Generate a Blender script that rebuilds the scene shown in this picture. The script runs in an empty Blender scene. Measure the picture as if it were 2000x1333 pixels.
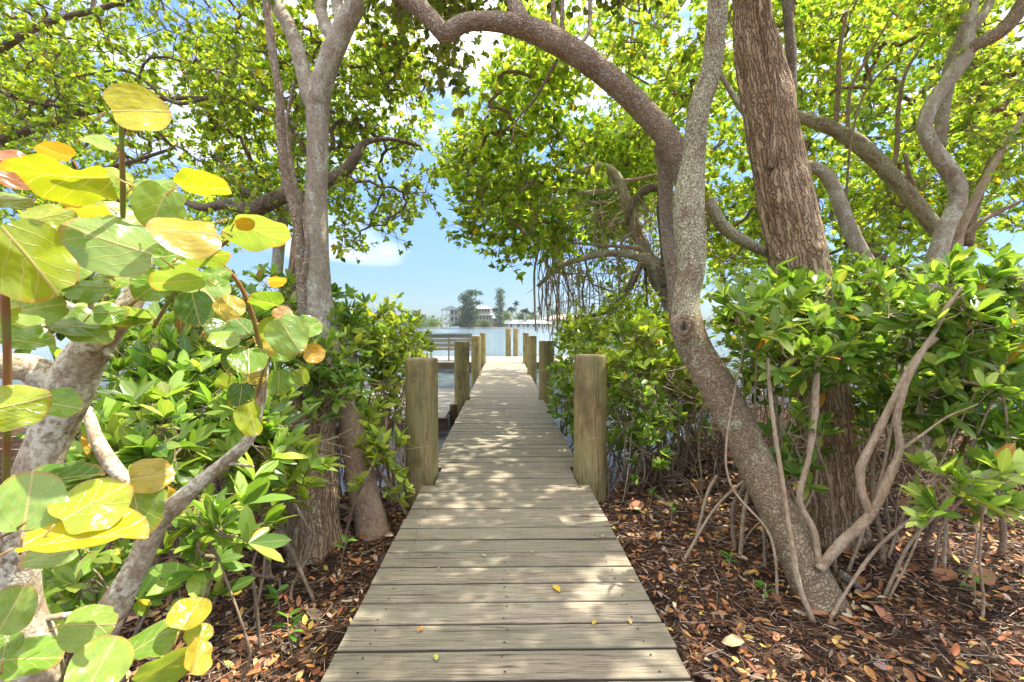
import bpy, math, random
import numpy as np
from math import radians, sin, cos, pi
sc = bpy.context.scene
COL = sc.collection
# ------------------------------------------------------------------ camera
F = 903.0                                   # focal length in photo pixels (2000 px wide)
CAMZ = 1.185                                # eye above the boardwalk surface (z = 0)
PITCH = math.atan((666.5 - 637) / F); YAW = math.atan((1000 - 985) / F)
cam_d = bpy.data.cameras.new('camera'); cam = bpy.data.objects.new('camera', cam_d); COL.objects.link(cam)
cam_d.sensor_width = 36; cam_d.lens = 36 * F / 2000; cam_d.clip_start = .02; cam_d.clip_end = 5000
cam.location = (0, 0, CAMZ); cam.rotation_euler = (pi / 2 - PITCH, 0, -YAW)
sc.camera = cam
# ------------------------------------------------------------------ sky and sun
SUN_DIR = np.array([.40, .14, .90]); SUN_DIR /= np.linalg.norm(SUN_DIR)
SUN_EL = math.asin(SUN_DIR[2]); SUN_AZ = math.atan2(SUN_DIR[0], SUN_DIR[1])
w = bpy.data.worlds.new('World'); sc.world = w; w.use_nodes = True
nt = w.node_tree; nt.nodes.clear()
N = nt.nodes.new; L = nt.links.new
sky = N('ShaderNodeTexSky'); sky.sky_type = 'NISHITA'; sky.sun_disc = False
sky.sun_elevation = SUN_EL; sky.sun_rotation = SUN_AZ; sky.air_density = 1.0; sky.dust_density = .15; sky.ozone_density = 1.5
tc = N('ShaderNodeTexCoord'); mp = N('ShaderNodeMapping'); mp.inputs['Scale'].default_value = (1, 1, 2.6); mp.inputs['Location'].default_value = (.35, .2, .1)
n1 = N('ShaderNodeTexNoise'); n1.inputs['Scale'].default_value = 3.0; n1.inputs['Detail'].default_value = 9; n1.inputs['Roughness'].default_value = .55; n1.inputs['Distortion'].default_value = .35
cr = N('ShaderNodeValToRGB'); cr.color_ramp.elements[0].position = .46; cr.color_ramp.elements[1].position = .80
cr.color_ramp.elements[0].color = (.02, .02, .02, 1); cr.color_ramp.elements[1].color = (.74, .74, .74, 1)
mx = N('ShaderNodeMixRGB'); mx.inputs[2].default_value = (8.6, 8.4, 8.0, 1)
tint = N('ShaderNodeMixRGB'); tint.blend_type = 'MULTIPLY'; tint.inputs[0].default_value = 1; tint.inputs[2].default_value = (.46, .57, .74, 1)
bg = N('ShaderNodeBackground'); bg.inputs[1].default_value = .15
out = N('ShaderNodeOutputWorld')
L(tc.outputs['Generated'], mp.inputs[0]); L(mp.outputs[0], n1.inputs['Vector']); 
sz = N('ShaderNodeSeparateXYZ'); L(tc.outputs['Generated'], sz.inputs[0])
mr = N('ShaderNodeMapRange'); mr.inputs['From Min'].default_value = .05; mr.inputs['From Max'].default_value = .75; mr.inputs['To Min'].default_value = -.17; mr.inputs['To Max'].default_value = .22; L(sz.outputs[2], mr.inputs['Value'])
ad = N('ShaderNodeMath'); ad.operation = 'ADD'; L(n1.outputs['Fac'], ad.inputs[0]); L(mr.outputs[0], ad.inputs[1]); L(ad.outputs[0], cr.inputs[0])
dm = N('ShaderNodeMapRange'); dm.inputs['From Min'].default_value = 0; dm.inputs['From Max'].default_value = .45; dm.inputs['To Min'].default_value = .33; dm.inputs['To Max'].default_value = 1.; L(sz.outputs[2], dm.inputs['Value'])
vs = N('ShaderNodeVectorMath'); vs.operation = 'SCALE'; L(sky.outputs[0], vs.inputs[0]); L(dm.outputs[0], vs.inputs['Scale'])
cs = N('ShaderNodeVectorMath'); cs.operation = 'SCALE'; cs.inputs[0].default_value = (9.6, 8.7, 7.5); L(dm.outputs[0], cs.inputs['Scale']); L(cs.outputs[0], mx.inputs[2])
L(vs.outputs[0], tint.inputs[1]); L(tint.outputs[0], mx.inputs[1]); L(cr.outputs[0], mx.inputs[0]); L(mx.outputs[0], bg.inputs[0]); L(bg.outputs[0], out.inputs[0])
ld = bpy.data.lights.new('sun', 'SUN'); ld.energy = 2.9; ld.angle = radians(.53); ld.color = (1, .93, .80)
lo = bpy.data.objects.new('sun', ld); COL.objects.link(lo); lo.location = (3, -3, 9)
from mathutils import Vector
lo.rotation_euler = Vector(tuple(-SUN_DIR)).to_track_quat('-Z', 'Y').to_euler()
sc.view_settings.view_transform = 'Standard'; sc.view_settings.look = 'None'; sc.view_settings.gamma = 1
sc.view_settings.exposure = 1.76
sc.cycles.max_bounces = 9; sc.cycles.diffuse_bounces = 4; sc.cycles.transmission_bounces = 6; sc.cycles.transparent_max_bounces = 6
sc.cycles.sample_clamp_indirect = 6

# ------------------------------------------------------------------ helpers
R = np.random.default_rng(7)
Rm = np.array(cam.rotation_euler.to_matrix())
def P(px, py, d):
    """point on the pixel ray (2000x1333 photo pixels) whose world y (distance) is d"""
    r = Rm @ np.array([(px - 1000) / F, -(py - 666.5) / F, -1.0])
    return np.array([0, 0, CAMZ]) + r * (d / r[1])
def to_px(p):
    q = (np.asarray(p) - np.array([0, 0, CAMZ])) @ Rm
    return 1000 + F * q[..., 0] / -q[..., 2], 666.5 - F * q[..., 1] / -q[..., 2]
def sstep(a, b, x):
    t = np.clip((x - a) / (b - a), 0, 1); return t * t * (3 - 2 * t)
def vnoise(p):
    p = np.asarray(p, float); i = np.floor(p).astype(np.int64); f = p - i; f = f * f * (3 - 2 * f)
    def h(a, b, c):
        n = (a * 374761393 + b * 668265263 + c * 2147483647 + 1013904223) & 0x7fffffff
        n = ((n ^ (n >> 13)) * 1274126177) & 0x7fffffff
        return ((n ^ (n >> 16)) & 0xffff) / 65535.0
    r = 0
    for a in (0, 1):
        for b in (0, 1):
            for c in (0, 1):
                wt = (f[..., 0] if a else 1 - f[..., 0]) * (f[..., 1] if b else 1 - f[..., 1]) * (f[..., 2] if c else 1 - f[..., 2])
                r = r + wt * h(i[..., 0] + a, i[..., 1] + b, i[..., 2] + c)
    return r * 2 - 1
def fbm(p, o=3):
    p = np.asarray(p, float)
    return sum(vnoise(p * 2 ** k + 17 * k) / 2 ** k for k in range(o))
def unit(v):
    return v / np.maximum(np.linalg.norm(v, axis=-1, keepdims=True), 1e-9)

class MB:
    def __init__(s): s.v = []; s.q = []; s.t = []; s.c = []; s.b = []; s.n = 0
    def add(s, v, q=None, t=None, col=(1, 1, 1), bk=None):
        v = np.asarray(v, float).reshape(-1, 3); k = len(v)
        s.v.append(v)
        c = np.asarray(col, float)
        s.c.append(np.broadcast_to(c, (k, 3)) if c.ndim == 1 else c)
        s.b.append(v if bk is None else bk)
        if q is not None and len(q): s.q.append(np.asarray(q).reshape(-1, 4) + s.n)
        if t is not None and len(t): s.t.append(np.asarray(t).reshape(-1, 3) + s.n)
        s.n += k; return s
    def box(s, c, size, col=(1, 1, 1), rot=None):
        x, y, z = np.array(size) / 2
        v = np.array([[-x, -y, -z], [x, -y, -z], [x, y, -z], [-x, y, -z], [-x, -y, z], [x, -y, z], [x, y, z], [-x, y, z]])
        if rot is not None:
            a = rot; v = v @ np.array([[cos(a), sin(a), 0], [-sin(a), cos(a), 0], [0, 0, 1]])
        return s.add(v + np.array(c), q=[[0, 3, 2, 1], [4, 5, 6, 7], [0, 1, 5, 4], [1, 2, 6, 5], [2, 3, 7, 6], [3, 0, 4, 7]], col=col)
    def build(s, name, m, parent=None, smooth=True):
        me = bpy.data.meshes.new(name)
        v = np.concatenate(s.v) if s.v else np.zeros((0, 3))
        org = np.zeros(3)
        if parent is not None: org = np.array(parent['_o'])
        me.vertices.add(len(v)); me.vertices.foreach_set('co', (v - org).astype(np.float32).ravel())
        q = np.concatenate(s.q) if s.q else np.zeros((0, 4), int); t = np.concatenate(s.t) if s.t else np.zeros((0, 3), int)
        lp = np.concatenate([q.ravel(), t.ravel()]).astype(np.int32)
        me.loops.add(len(lp)); me.loops.foreach_set('vertex_index', lp)
        nq, n_t = len(q), len(t)
        st = np.concatenate([np.arange(nq) * 4, nq * 4 + np.arange(n_t) * 3]).astype(np.int32)
        me.polygons.add(nq + n_t); me.polygons.foreach_set('loop_start', st)
        me.polygons.foreach_set('use_smooth', np.full(nq + n_t, smooth))
        a = me.attributes.new('Col', 'FLOAT_COLOR', 'POINT')
        c = np.concatenate(s.c); a.data.foreach_set('color', np.concatenate([c, np.ones((len(c), 1))], 1).astype(np.float32).ravel())
        b = me.attributes.new('bk', 'FLOAT_VECTOR', 'POINT'); b.data.foreach_set('vector', np.concatenate(s.b).astype(np.float32).ravel())
        me.update(calc_edges=True)
        me.materials.append(m)
        o = bpy.data.objects.new(name, me); COL.objects.link(o)
        if parent is not None: o.parent = parent
        return o
def thing(name, label, cat, loc, group=None):
    o = bpy.data.objects.new(name, None); COL.objects.link(o); o.location = tuple(loc); o.empty_display_size = .1
    o['_o'] = [float(x) for x in loc]; o['label'] = label; o['category'] = cat
    if group: o['group'] = group
    return o
def tag(o, label, cat, group=None):
    o['label'] = label; o['category'] = cat
    if group: o['group'] = group
    return o
def catmull(p, step):
    p = np.asarray(p, float)
    if len(p) < 3:
        n = max(2, int(np.linalg.norm(p[-1, :3] - p[0, :3]) / step)); tt = np.linspace(0, 1, n)[:, None]; return p[0] * (1 - tt) + p[-1] * tt
    e = np.vstack([2 * p[0] - p[1], p, 2 * p[-1] - p[-2]]); o = []
    for i in range(1, len(e) - 2):
        n = max(2, int(np.linalg.norm(e[i + 1, :3] - e[i, :3]) / step)); t = np.linspace(0, 1, n, endpoint=False)[:, None]
        a, b, c, d = e[i - 1], e[i], e[i + 1], e[i + 2]
        o.append(.5 * (2 * b + (c - a) * t + (2 * a - 5 * b + 4 * c - d) * t ** 2 + (3 * b - a - 3 * c + d) * t ** 3))
    o.append(p[-1:]); return np.vstack(o)
def tube(mb, pts, seg=12, amp=0, freq=6, ridge=0, ridge_n=14, col=(1, 1, 1), cap=True, step=.05, raw=False, seed=0, flare=0):
    """pts rows x,y,z,r. Spline tube with bark coordinates. Returns sampled rows."""
    s = np.asarray(pts, float) if raw else catmull(pts, step)
    s[:, 3] = np.maximum(s[:, 3], .0008)
    c, r = s[:, :3], s[:, 3]; n = len(s)
    T = unit(np.gradient(c, axis=0)); up = np.array([0, 0, 1.]) if abs(T[0, 2]) < .9 else np.array([0, 1., 0])
    U = np.zeros_like(c); u = unit(np.cross(up, T[0]))
    for i in range(n):
        u = unit(u - T[i] * np.dot(u, T[i])); U[i] = u
    V = np.cross(T, U); ln = np.concatenate([[0], np.cumsum(np.linalg.norm(np.diff(c, axis=0), axis=1))])
    a = np.linspace(0, 2 * pi, seg, endpoint=False)
    rr = np.repeat(r[:, None], seg, 1)
    ring = np.stack([np.cos(a), np.sin(a)], 1)
    bk = np.stack([ring[None, :, 0] * r.mean() + 0 * rr, ring[None, :, 1] * r.mean() + 0 * rr, np.repeat(ln[:, None], seg, 1)], -1) + seed * 3.7
    if amp:
        rr = rr * (1 - amp * .5 + amp * fbm(bk * freq * np.array([1, 1, .6]) , 3))
    if ridge:
        w_ = bk * np.array([1, 1, .13]) * ridge_n / (2 * pi * max(r.mean(), .05)) * 1.5
        w_ = w_ + .35 * np.stack([vnoise(bk * 9), vnoise(bk * 9 + 5), 0 * rr], -1)
        k = 1 - np.abs(vnoise(w_)) * 2.2
        k2 = 1 - np.abs(vnoise(w_ * 2.1 + 9)) * 2.0
        rr = rr * (1 + ridge * (k + .4 * k2 - 1.1))
    if flare:
        zz = np.exp(-ln / .16)[:, None]; rr = rr * (1 + flare * zz * (1 + .5 * np.sin(a * 3 + seed)[None, :] + .35 * np.sin(a * 5 + 2)[None, :]))
    v = c[:, None] + U[:, None] * (ring[None, :, 0] * rr)[..., None] + V[:, None] * (ring[None, :, 1] * rr)[..., None]
    i0 = np.arange(n - 1)[:, None] * seg; j = np.arange(seg)[None]; j2 = (j + 1) % seg
    q = np.stack([i0 + j, i0 + j2, i0 + seg + j2, i0 + seg + j], -1).reshape(-1, 4)
    v = v.reshape(-1, 3); b = bk.reshape(-1, 3); tr = None
    if cap:
        v = np.vstack([v, c[-1:], c[:1]]); b = np.vstack([b, b[-1:], b[:1]]); k = n * seg; jj = np.arange(seg)
        tr = np.vstack([np.stack([(n - 1) * seg + jj, (n - 1) * seg + (jj + 1) % seg, np.full(seg, k)], 1), np.stack([(jj + 1) % seg, jj, np.full(seg, k + 1)], 1)])
    mb.add(v, q=q, t=tr, col=col, bk=b)
    return s
def segs(mb, p0, p1, r0, r1, n=4, col=(1, 1, 1)):
    """many tapered prisms at once"""
    p0, p1 = np.asarray(p0), np.asarray(p1); k = len(p0)
    if not k: return
    d = unit(p1 - p0); h = np.where(np.abs(d[:, 2:3]) < .9, np.array([[0, 0, 1.]]), np.array([[1., 0, 0]]))
    u = unit(np.cross(h, d)); v = np.cross(d, u); a = np.linspace(0, 2 * pi, n, endpoint=False)
    off = u[:, None] * np.cos(a)[None, :, None] + v[:, None] * np.sin(a)[None, :, None]
    A = p0[:, None] + off * np.asarray(r0).reshape(-1, 1, 1); B = p1[:, None] + off * np.asarray(r1).reshape(-1, 1, 1)
    vv = np.concatenate([A, B], 1).reshape(-1, 3); j = np.arange(n); j2 = (j + 1) % n
    q = np.stack([j, j2, j2 + n, j + n], 1)[None] + (np.arange(k) * 2 * n)[:, None, None]
    c = np.asarray(col, float)
    if c.ndim == 2: c = np.repeat(c, 2 * n, 0)
    ln = np.linalg.norm(p1 - p0, axis=1)
    mb.add(vv, q=q.reshape(-1, 4), col=c)
def wpx(px, py, d, wpix):
    t = (px - 1000) / F
    return .90 * wpix / 2 * d / F / math.sqrt(1 + t * t * .8)
def PL(*rows):
    """rows px,py,d,width_px -> x,y,z,r"""
    return np.array([[*P(a, b, d), wpx(a, b, d, w_)] for a, b, d, w_ in rows])

# leaf templates: columns t (along), s (side), h (lift);  faces
def T_small():
    v = [(0, 0, 0), (.38, .5, .10), (.78, .40, .06), (1, 0, -.05), (.78, -.40, .06), (.38, -.5, .10)]
    return np.array(v), np.array([[0, 1, 2, 3], [0, 3, 4, 5]]), None
def T_big():
    m = [(0, 0, 0), (.18, 0, 0), (.5, 0, 0), (.8, 0, 0), (1, 0, 0)]
    l = [(.2, .30, .07), (.52, .5, .10), (.82, .33, .06)]
    r = [(a, -b, c) for a, b, c in l]
    v = m + l + r
    q = [[1, 2, 6, 5][::-1], [2, 3, 7, 6][::-1], [1, 8, 9, 2][::-1], [2, 9, 10, 3][::-1]]
    t = [[0, 1, 5][::-1], [3, 4, 7][::-1], [0, 8, 1][::-1], [3, 10, 4][::-1]]
    return np.array(v), np.array(q), np.array(t)
TS, TB = T_small(), T_big()
def leaves(mb, pos, d, nrm, ln, wd, col, tpl=TS, bend=.15):
    k = len(pos)
    if not k: return
    tv, tq, tt = tpl; m = len(tv)
    d = unit(d); n = unit(nrm - d * np.sum(nrm * d, 1, keepdims=True)); s = np.cross(n, d)
    ln = np.broadcast_to(ln, (k,)); wd = np.broadcast_to(wd, (k,)); bd = np.broadcast_to(bend, (k,))
    t = tv[:, 0][None, :, None]; sd = tv[:, 1][None, :, None]; h = tv[:, 2][None, :, None]
    v = pos[:, None] + d[:, None] * t * ln[:, None, None] + s[:, None] * sd * wd[:, None, None] + n[:, None] * (h * wd[:, None, None] - (t ** 2) * (bd * ln)[:, None, None])
    o = (np.arange(k) * m)[:, None, None]
    bkk = np.broadcast_to(tv[None], (k, m, 3)).reshape(-1, 3)
    mb.add(v.reshape(-1, 3), q=(tq[None] + o).reshape(-1, 4), t=None if tt is None else (tt[None] + o).reshape(-1, 3), col=np.repeat(col, m, 0), bk=bkk)
def pal(k, colors, wts, jit=.18):
    c = np.array(colors)[R.choice(len(colors), k, p=np.array(wts) / sum(wts))]
    return np.clip(c * (1 + R.normal(0, jit, (k, 1))) * (1 + R.normal(0, .05, (k, 3))), .003, .9)
CANOPY = ([(.27, .37, .06), (.36, .46, .07), (.45, .53, .09), (.18, .27, .05), (.58, .49, .06), (.66, .38, .05)], [4, 4, 2.8, 1.8, .4, .2])
CANOPY_Y = ([(.31, .42, .075), (.41, .51, .09), (.50, .58, .11), (.21, .32, .055), (.62, .55, .10), (.68, .42, .05)], [3, 4, 2.6, 2, .5, .18])
CANOPY_O = ([(.24, .29, .07), (.32, .36, .09), (.18, .23, .05), (.44, .43, .10), (.50, .40, .06)], [4, 3, 2, 1.2, .3])
SHRUB = ([(.15, .27, .05), (.23, .37, .06), (.33, .46, .09), (.48, .57, .12), (.68, .46, .05), (.60, .28, .04), (.36, .22, .09)], [4, 4, 3, 1.6, .09, .06, .08])
SHRUB_Y = ([(.33, .43, .06), (.45, .54, .07), (.56, .62, .11), (.21, .33, .05), (.70, .52, .06)], [3, 3, 2, 1.4, .1])

# ------------------------------------------------------------------ materials
def newmat(name):
    m = bpy.data.materials.new(name); m.use_nodes = True; t = m.node_tree; t.nodes.clear()
    o = t.nodes.new('ShaderNodeOutputMaterial'); return m, t, o
class G:
    """tiny node graph helper"""
    def __init__(s, t): s.t = t
    def n(s, ty, **k):
        x = s.t.nodes.new(ty)
        for a, b in k.items(): setattr(x, a, b)
        return x
    def set(s, node, name, val):
        i = node.inputs[name]
        if hasattr(val, 'is_output') or isinstance(val, bpy.types.NodeSocket): s.t.links.new(val, i)
        else: i.default_value = val
    def attr(s, name): return s.n('ShaderNodeAttribute', attribute_name=name)
    def map(s, vec, scale, loc=(0, 0, 0)):
        x = s.n('ShaderNodeMapping'); s.set(x, 'Vector', vec); x.inputs['Scale'].default_value = scale; s.set(x, 'Location', loc); return x.outputs[0]
    def noise(s, vec, sc_, det=4, ro=.55, dist=0):
        x = s.n('ShaderNodeTexNoise'); s.set(x, 'Vector', vec); s.set(x, 'Scale', sc_); s.set(x, 'Detail', det); s.set(x, 'Roughness', ro); s.set(x, 'Distortion', dist); return x.outputs['Fac']
    def vor(s, vec, sc_, feat='F1', out='Distance'):
        x = s.n('ShaderNodeTexVoronoi', feature=feat); s.set(x, 'Vector', vec); s.set(x, 'Scale', sc_); return x.outputs[out]
    def ramp(s, fac, stops):
        x = s.n('ShaderNodeValToRGB'); s.set(x, 'Fac', fac); e = x.color_ramp.elements
        while len(e) < len(stops): e.new(.5)
        for k, (p, c) in enumerate(stops): e[k].position = p; e[k].color = (*c, 1) if len(c) == 3 else c
        return x.outputs[0]
    def rr(s, fac, a, b, c=0., d=1.):
        x = s.n('ShaderNodeMapRange'); s.set(x, 'Value', fac); s.set(x, 'From Min', a); s.set(x, 'From Max', b); s.set(x, 'To Min', c); s.set(x, 'To Max', d); return x.outputs[0]
    def mix(s, f, a, b, mode='MIX'):
        x = s.n('ShaderNodeMixRGB', blend_type=mode)
        for i, v in enumerate((f, a, b)):
            if isinstance(v, bpy.types.NodeSocket): s.t.links.new(v, x.inputs[i])
            else: x.inputs[i].default_value = v if i == 0 else ((*v, 1) if len(v) == 3 else v)
        return x.outputs[0]
    def math(s, op, a, b=0., c=0.):
        x = s.n('ShaderNodeMath', operation=op)
        for i, v in enumerate((a, b, c)):
            if isinstance(v, bpy.types.NodeSocket): s.t.links.new(v, x.inputs[i])
            else: x.inputs[i].default_value = v
        return x.outputs[0]
    def bump(s, h, strength=.5, dist=.01, nrm=None):
        x = s.n('ShaderNodeBump'); s.set(x, 'Height', h); s.set(x, 'Strength', strength); s.set(x, 'Distance', dist)
        if nrm is not None: s.set(x, 'Normal', nrm)
        return x.outputs[0]
    def bsdf(s, out, col, rough=.7, nrm=None, spec=.5, **k):
        x = s.n('ShaderNodeBsdfPrincipled'); s.set(x, 'Base Color', col if isinstance(col, bpy.types.NodeSocket) else (*col, 1)); s.set(x, 'Roughness', rough)
        s.set(x, 'Specular IOR Level', spec)
        if nrm is not None: s.set(x, 'Normal', nrm)
        for a, b in k.items(): s.set(x, a.replace('_', ' '), b)
        if out is not None: s.t.links.new(x.outputs[0], out.inputs[0])
        return x.outputs[0]
def leaf_mat(name, trans=.42, rough=.38, spec=.5, veins=False):
    m, t, o = newmat(name); g = G(t); c = g.attr('Col').outputs['Color']
    bkv = g.attr('bk').outputs['Vector']
    if veins:
        sp = g.n('ShaderNodeSeparateXYZ'); g.set(sp, 'Vector', bkv); ay = g.math('ABSOLUTE', sp.outputs[1])
        mid = g.rr(ay, .015, .06, 1, 0)
        c = g.mix(g.math('MULTIPLY', mid, .45), c, (.45, .5, .16))
    tcn = g.n('ShaderNodeTexCoord'); nz = g.noise(tcn.outputs['Object'], 22, 3)
    c = g.mix(g.rr(nz, .35, .7, 0, .3), c, g.mix(1., c, (.62, .72, .6), 'MULTIPLY'))
    b = g.bsdf(None, c, rough, spec=spec)
    tr = g.n('ShaderNodeBsdfTranslucent'); tcol = g.mix(1., c, (1.35, 1.4, .55), 'MULTIPLY'); g.set(tr, 'Color', tcol)
    ms = g.n('ShaderNodeMixShader'); g.set(ms, 0, trans); t.links.new(b, ms.inputs[1]); t.links.new(tr.outputs[0], ms.inputs[2]); t.links.new(ms.outputs[0], o.inputs[0])
    return m
def bark(name, base, dark, light, lich=None, lich_amt=.5, plate=60, stretch=(1, 1, .45), bump=.9, dist=.006, big=7, crack=.35, grad=None):
    m, t, o = newmat(name); g = G(t); v = g.attr('bk').outputs['Vector']
    wob = g.n('ShaderNodeTexNoise'); g.set(wob, 'Vector', v); g.set(wob, 'Scale', 25.)
    v2 = g.mix(.035, v, wob.outputs['Color'], 'ADD')
    pv = g.map(v2, stretch)
    vd = g.vor(pv, plate, 'DISTANCE_TO_EDGE')
    cell = g.vor(pv, plate, 'F1', 'Color')
    crackm = g.rr(vd, 0., .12, 1, 0)
    fine = g.noise(g.map(v, (1, 1, .35)), 140, 5, .65); bign = g.noise(v, big, 5, .6); mid = g.noise(v, big * 5, 4, .6)
    c = g.ramp(bign, [(.32, dark), (.5, base), (.68, light)])
    c = g.mix(g.rr(mid, .4, .65, 0, .5), c, light)
    c = g.mix(g.rr(fine, .42, .66, 0, .6), c, dark)
    sepc = g.n('ShaderNodeSeparateColor'); g.set(sepc, 0, cell)
    c = g.mix(g.rr(sepc.outputs[0], .3, 1, 0, .6), c, light); c = g.mix(g.rr(sepc.outputs[1], .5, 1, 0, .5), c, dark)
    if lich:
        ln_ = g.noise(g.map(v, (1, 1, .6)), 11, 6, .7, .3)
        if grad:
            sg = g.n('ShaderNodeSeparateXYZ'); g.set(sg, 0, v); ln_ = g.math('ADD', ln_, g.rr(sg.outputs[2], grad[0], grad[1], -.03, .11))
        ln2 = g.noise(v, 70, 3)
        f = g.math('MULTIPLY', g.rr(ln_, .62 - lich_amt * .2, .70 - lich_amt * .2), g.rr(ln2, .38, .55))
        c = g.mix(f, c, lich)
    c = g.mix(g.math('MULTIPLY', crackm, crack), c, tuple(x * .35 for x in dark))
    h = g.math('ADD', g.math('MULTIPLY', g.rr(vd, 0, .18), .7), g.math('ADD', g.math('MULTIPLY', fine, .35), g.math('MULTIPLY', mid, .35)))
    g.bsdf(o, c, .85, g.bump(h, bump, dist), .25)
    return m
M = {}
M['leaf'] = leaf_mat('canopy_leaf', .66, .42, .35)
M['shrub_leaf'] = leaf_mat('shrub_leaf', .45, .27, .6, True)
M['smooth_bark'] = bark('smooth_bark', (.42, .345, .25), (.25, .19, .13), (.56, .49, .37), (.66, .66, .52), .6, 95, (1, 1, .8), .6, .003, 6, .25)
M['scaly_bark'] = bark('scaly_bark', (.45, .335, .22), (.24, .16, .10), (.60, .50, .36), (.50, .51, .42), .22, 75, (1, 1, .55), 1., .007, 6, .6)
M['lichen_bark'] = bark('lichen_bark', (.43, .32, .20), (.21, .14, .085), (.54, .43, .28), (.64, .62, .40), .5, 84, (1, 1, .6), 1., .007, 5, .5, (79.0, 79.7))
M['shaggy_bark'] = bark('shaggy_bark', (.50, .33, .18), (.22, .12, .06), (.68, .52, .33), (.45, .42, .3), .1, 50, (1, 1, .07), 1., .014, 5, .7)
M['dark_bark'] = bark('dark_bark', (.26, .195, .13), (.12, .085, .055), (.38, .31, .22), (.4, .42, .34), .15, 60, (1, 1, .5), .9, .008, 7, .5)
M['mottled_bark'] = bark('mottled_bark', (.38, .29, .18), (.17, .115, .065), (.56, .48, .34), (.68, .64, .50), .8, 90, (1, 1, .8), .35, .003, 12, .10)
M['twig'] = bark('twig_bark', (.34, .24, .15), (.13, .08, .05), (.42, .33, .23), None, 0, 90, (1, 1, .5), .4, .002, 9, .2)
M['pale_twig'] = bark('pale_twig_bark', (.46, .34, .22), (.28, .18, .10), (.60, .50, .36), None, 0, 90, (1, 1, .5), .4, .002, 9, .15)
M['dark_twig'] = bark('dark_twig_bark', (.20, .145, .095), (.10, .07, .045), (.3, .23, .16), None, 0, 90, (1, 1, .5), .4, .002, 9, .2)

def crown_nodes(poly, drange, n, root, seed=0, hole=.0, zmin=None):
    n = int(n * 1.5); hole = min(hole + .08, .95)
    """n points in a pixel polygon, spread over a depth range"""
    poly = np.array(poly, float); lo_, hi = poly.min(0), poly.max(0); out_ = []
    x0, y0 = poly[:, 0], poly[:, 1]; x1, y1 = np.roll(x0, -1), np.roll(y0, -1)
    tries = 0
    while len(out_) < n and tries < n * 60:
        tries += 1
        p = lo_ + R.random(2) * (hi - lo_)
        cr_ = ((y0 > p[1]) != (y1 > p[1])) & (p[0] < (x1 - x0) * (p[1] - y0) / (y1 - y0 + 1e-9) + x0)
        if cr_.sum() % 2 == 0: continue
        d = drange[0] + R.random() * (drange[1] - drange[0])
        q = P(p[0], p[1], d)
        if hole and vnoise(q * 1.1 + seed * 7.3) < hole - 1: continue
        if zmin is not None and q[2] < zmin: continue
        out_.append(q)
    return np.array(out_)
def grow(nodes, seeds, seed_r=.03, jit=.12):
    """link every node to the nearest point already on the tree; returns parent positions, radii"""
    n = len(nodes); pts = np.vstack([seeds[:, :3], nodes]); ns = len(seeds)
    best = np.full(n, 1e9); par = np.zeros(n, int)
    D = np.linalg.norm(nodes[:, None] - seeds[None, :, :3], axis=2); par = D.argmin(1); best = D.min(1) * 1.0
    done = np.zeros(n, bool); order = []
    for _ in range(n):
        i = np.where(done, 1e9, best).argmin(); done[i] = True; order.append(i)
        dd = np.linalg.norm(nodes - nodes[i], axis=1) * 1.06
        up = (~done) & (dd < best); best[up] = dd[up]; par[up] = ns + i
    cnt = np.ones(n)
    for i in order[::-1]:
        if par[i] >= ns: cnt[par[i] - ns] += cnt[i]
    return pts[par], cnt
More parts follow.
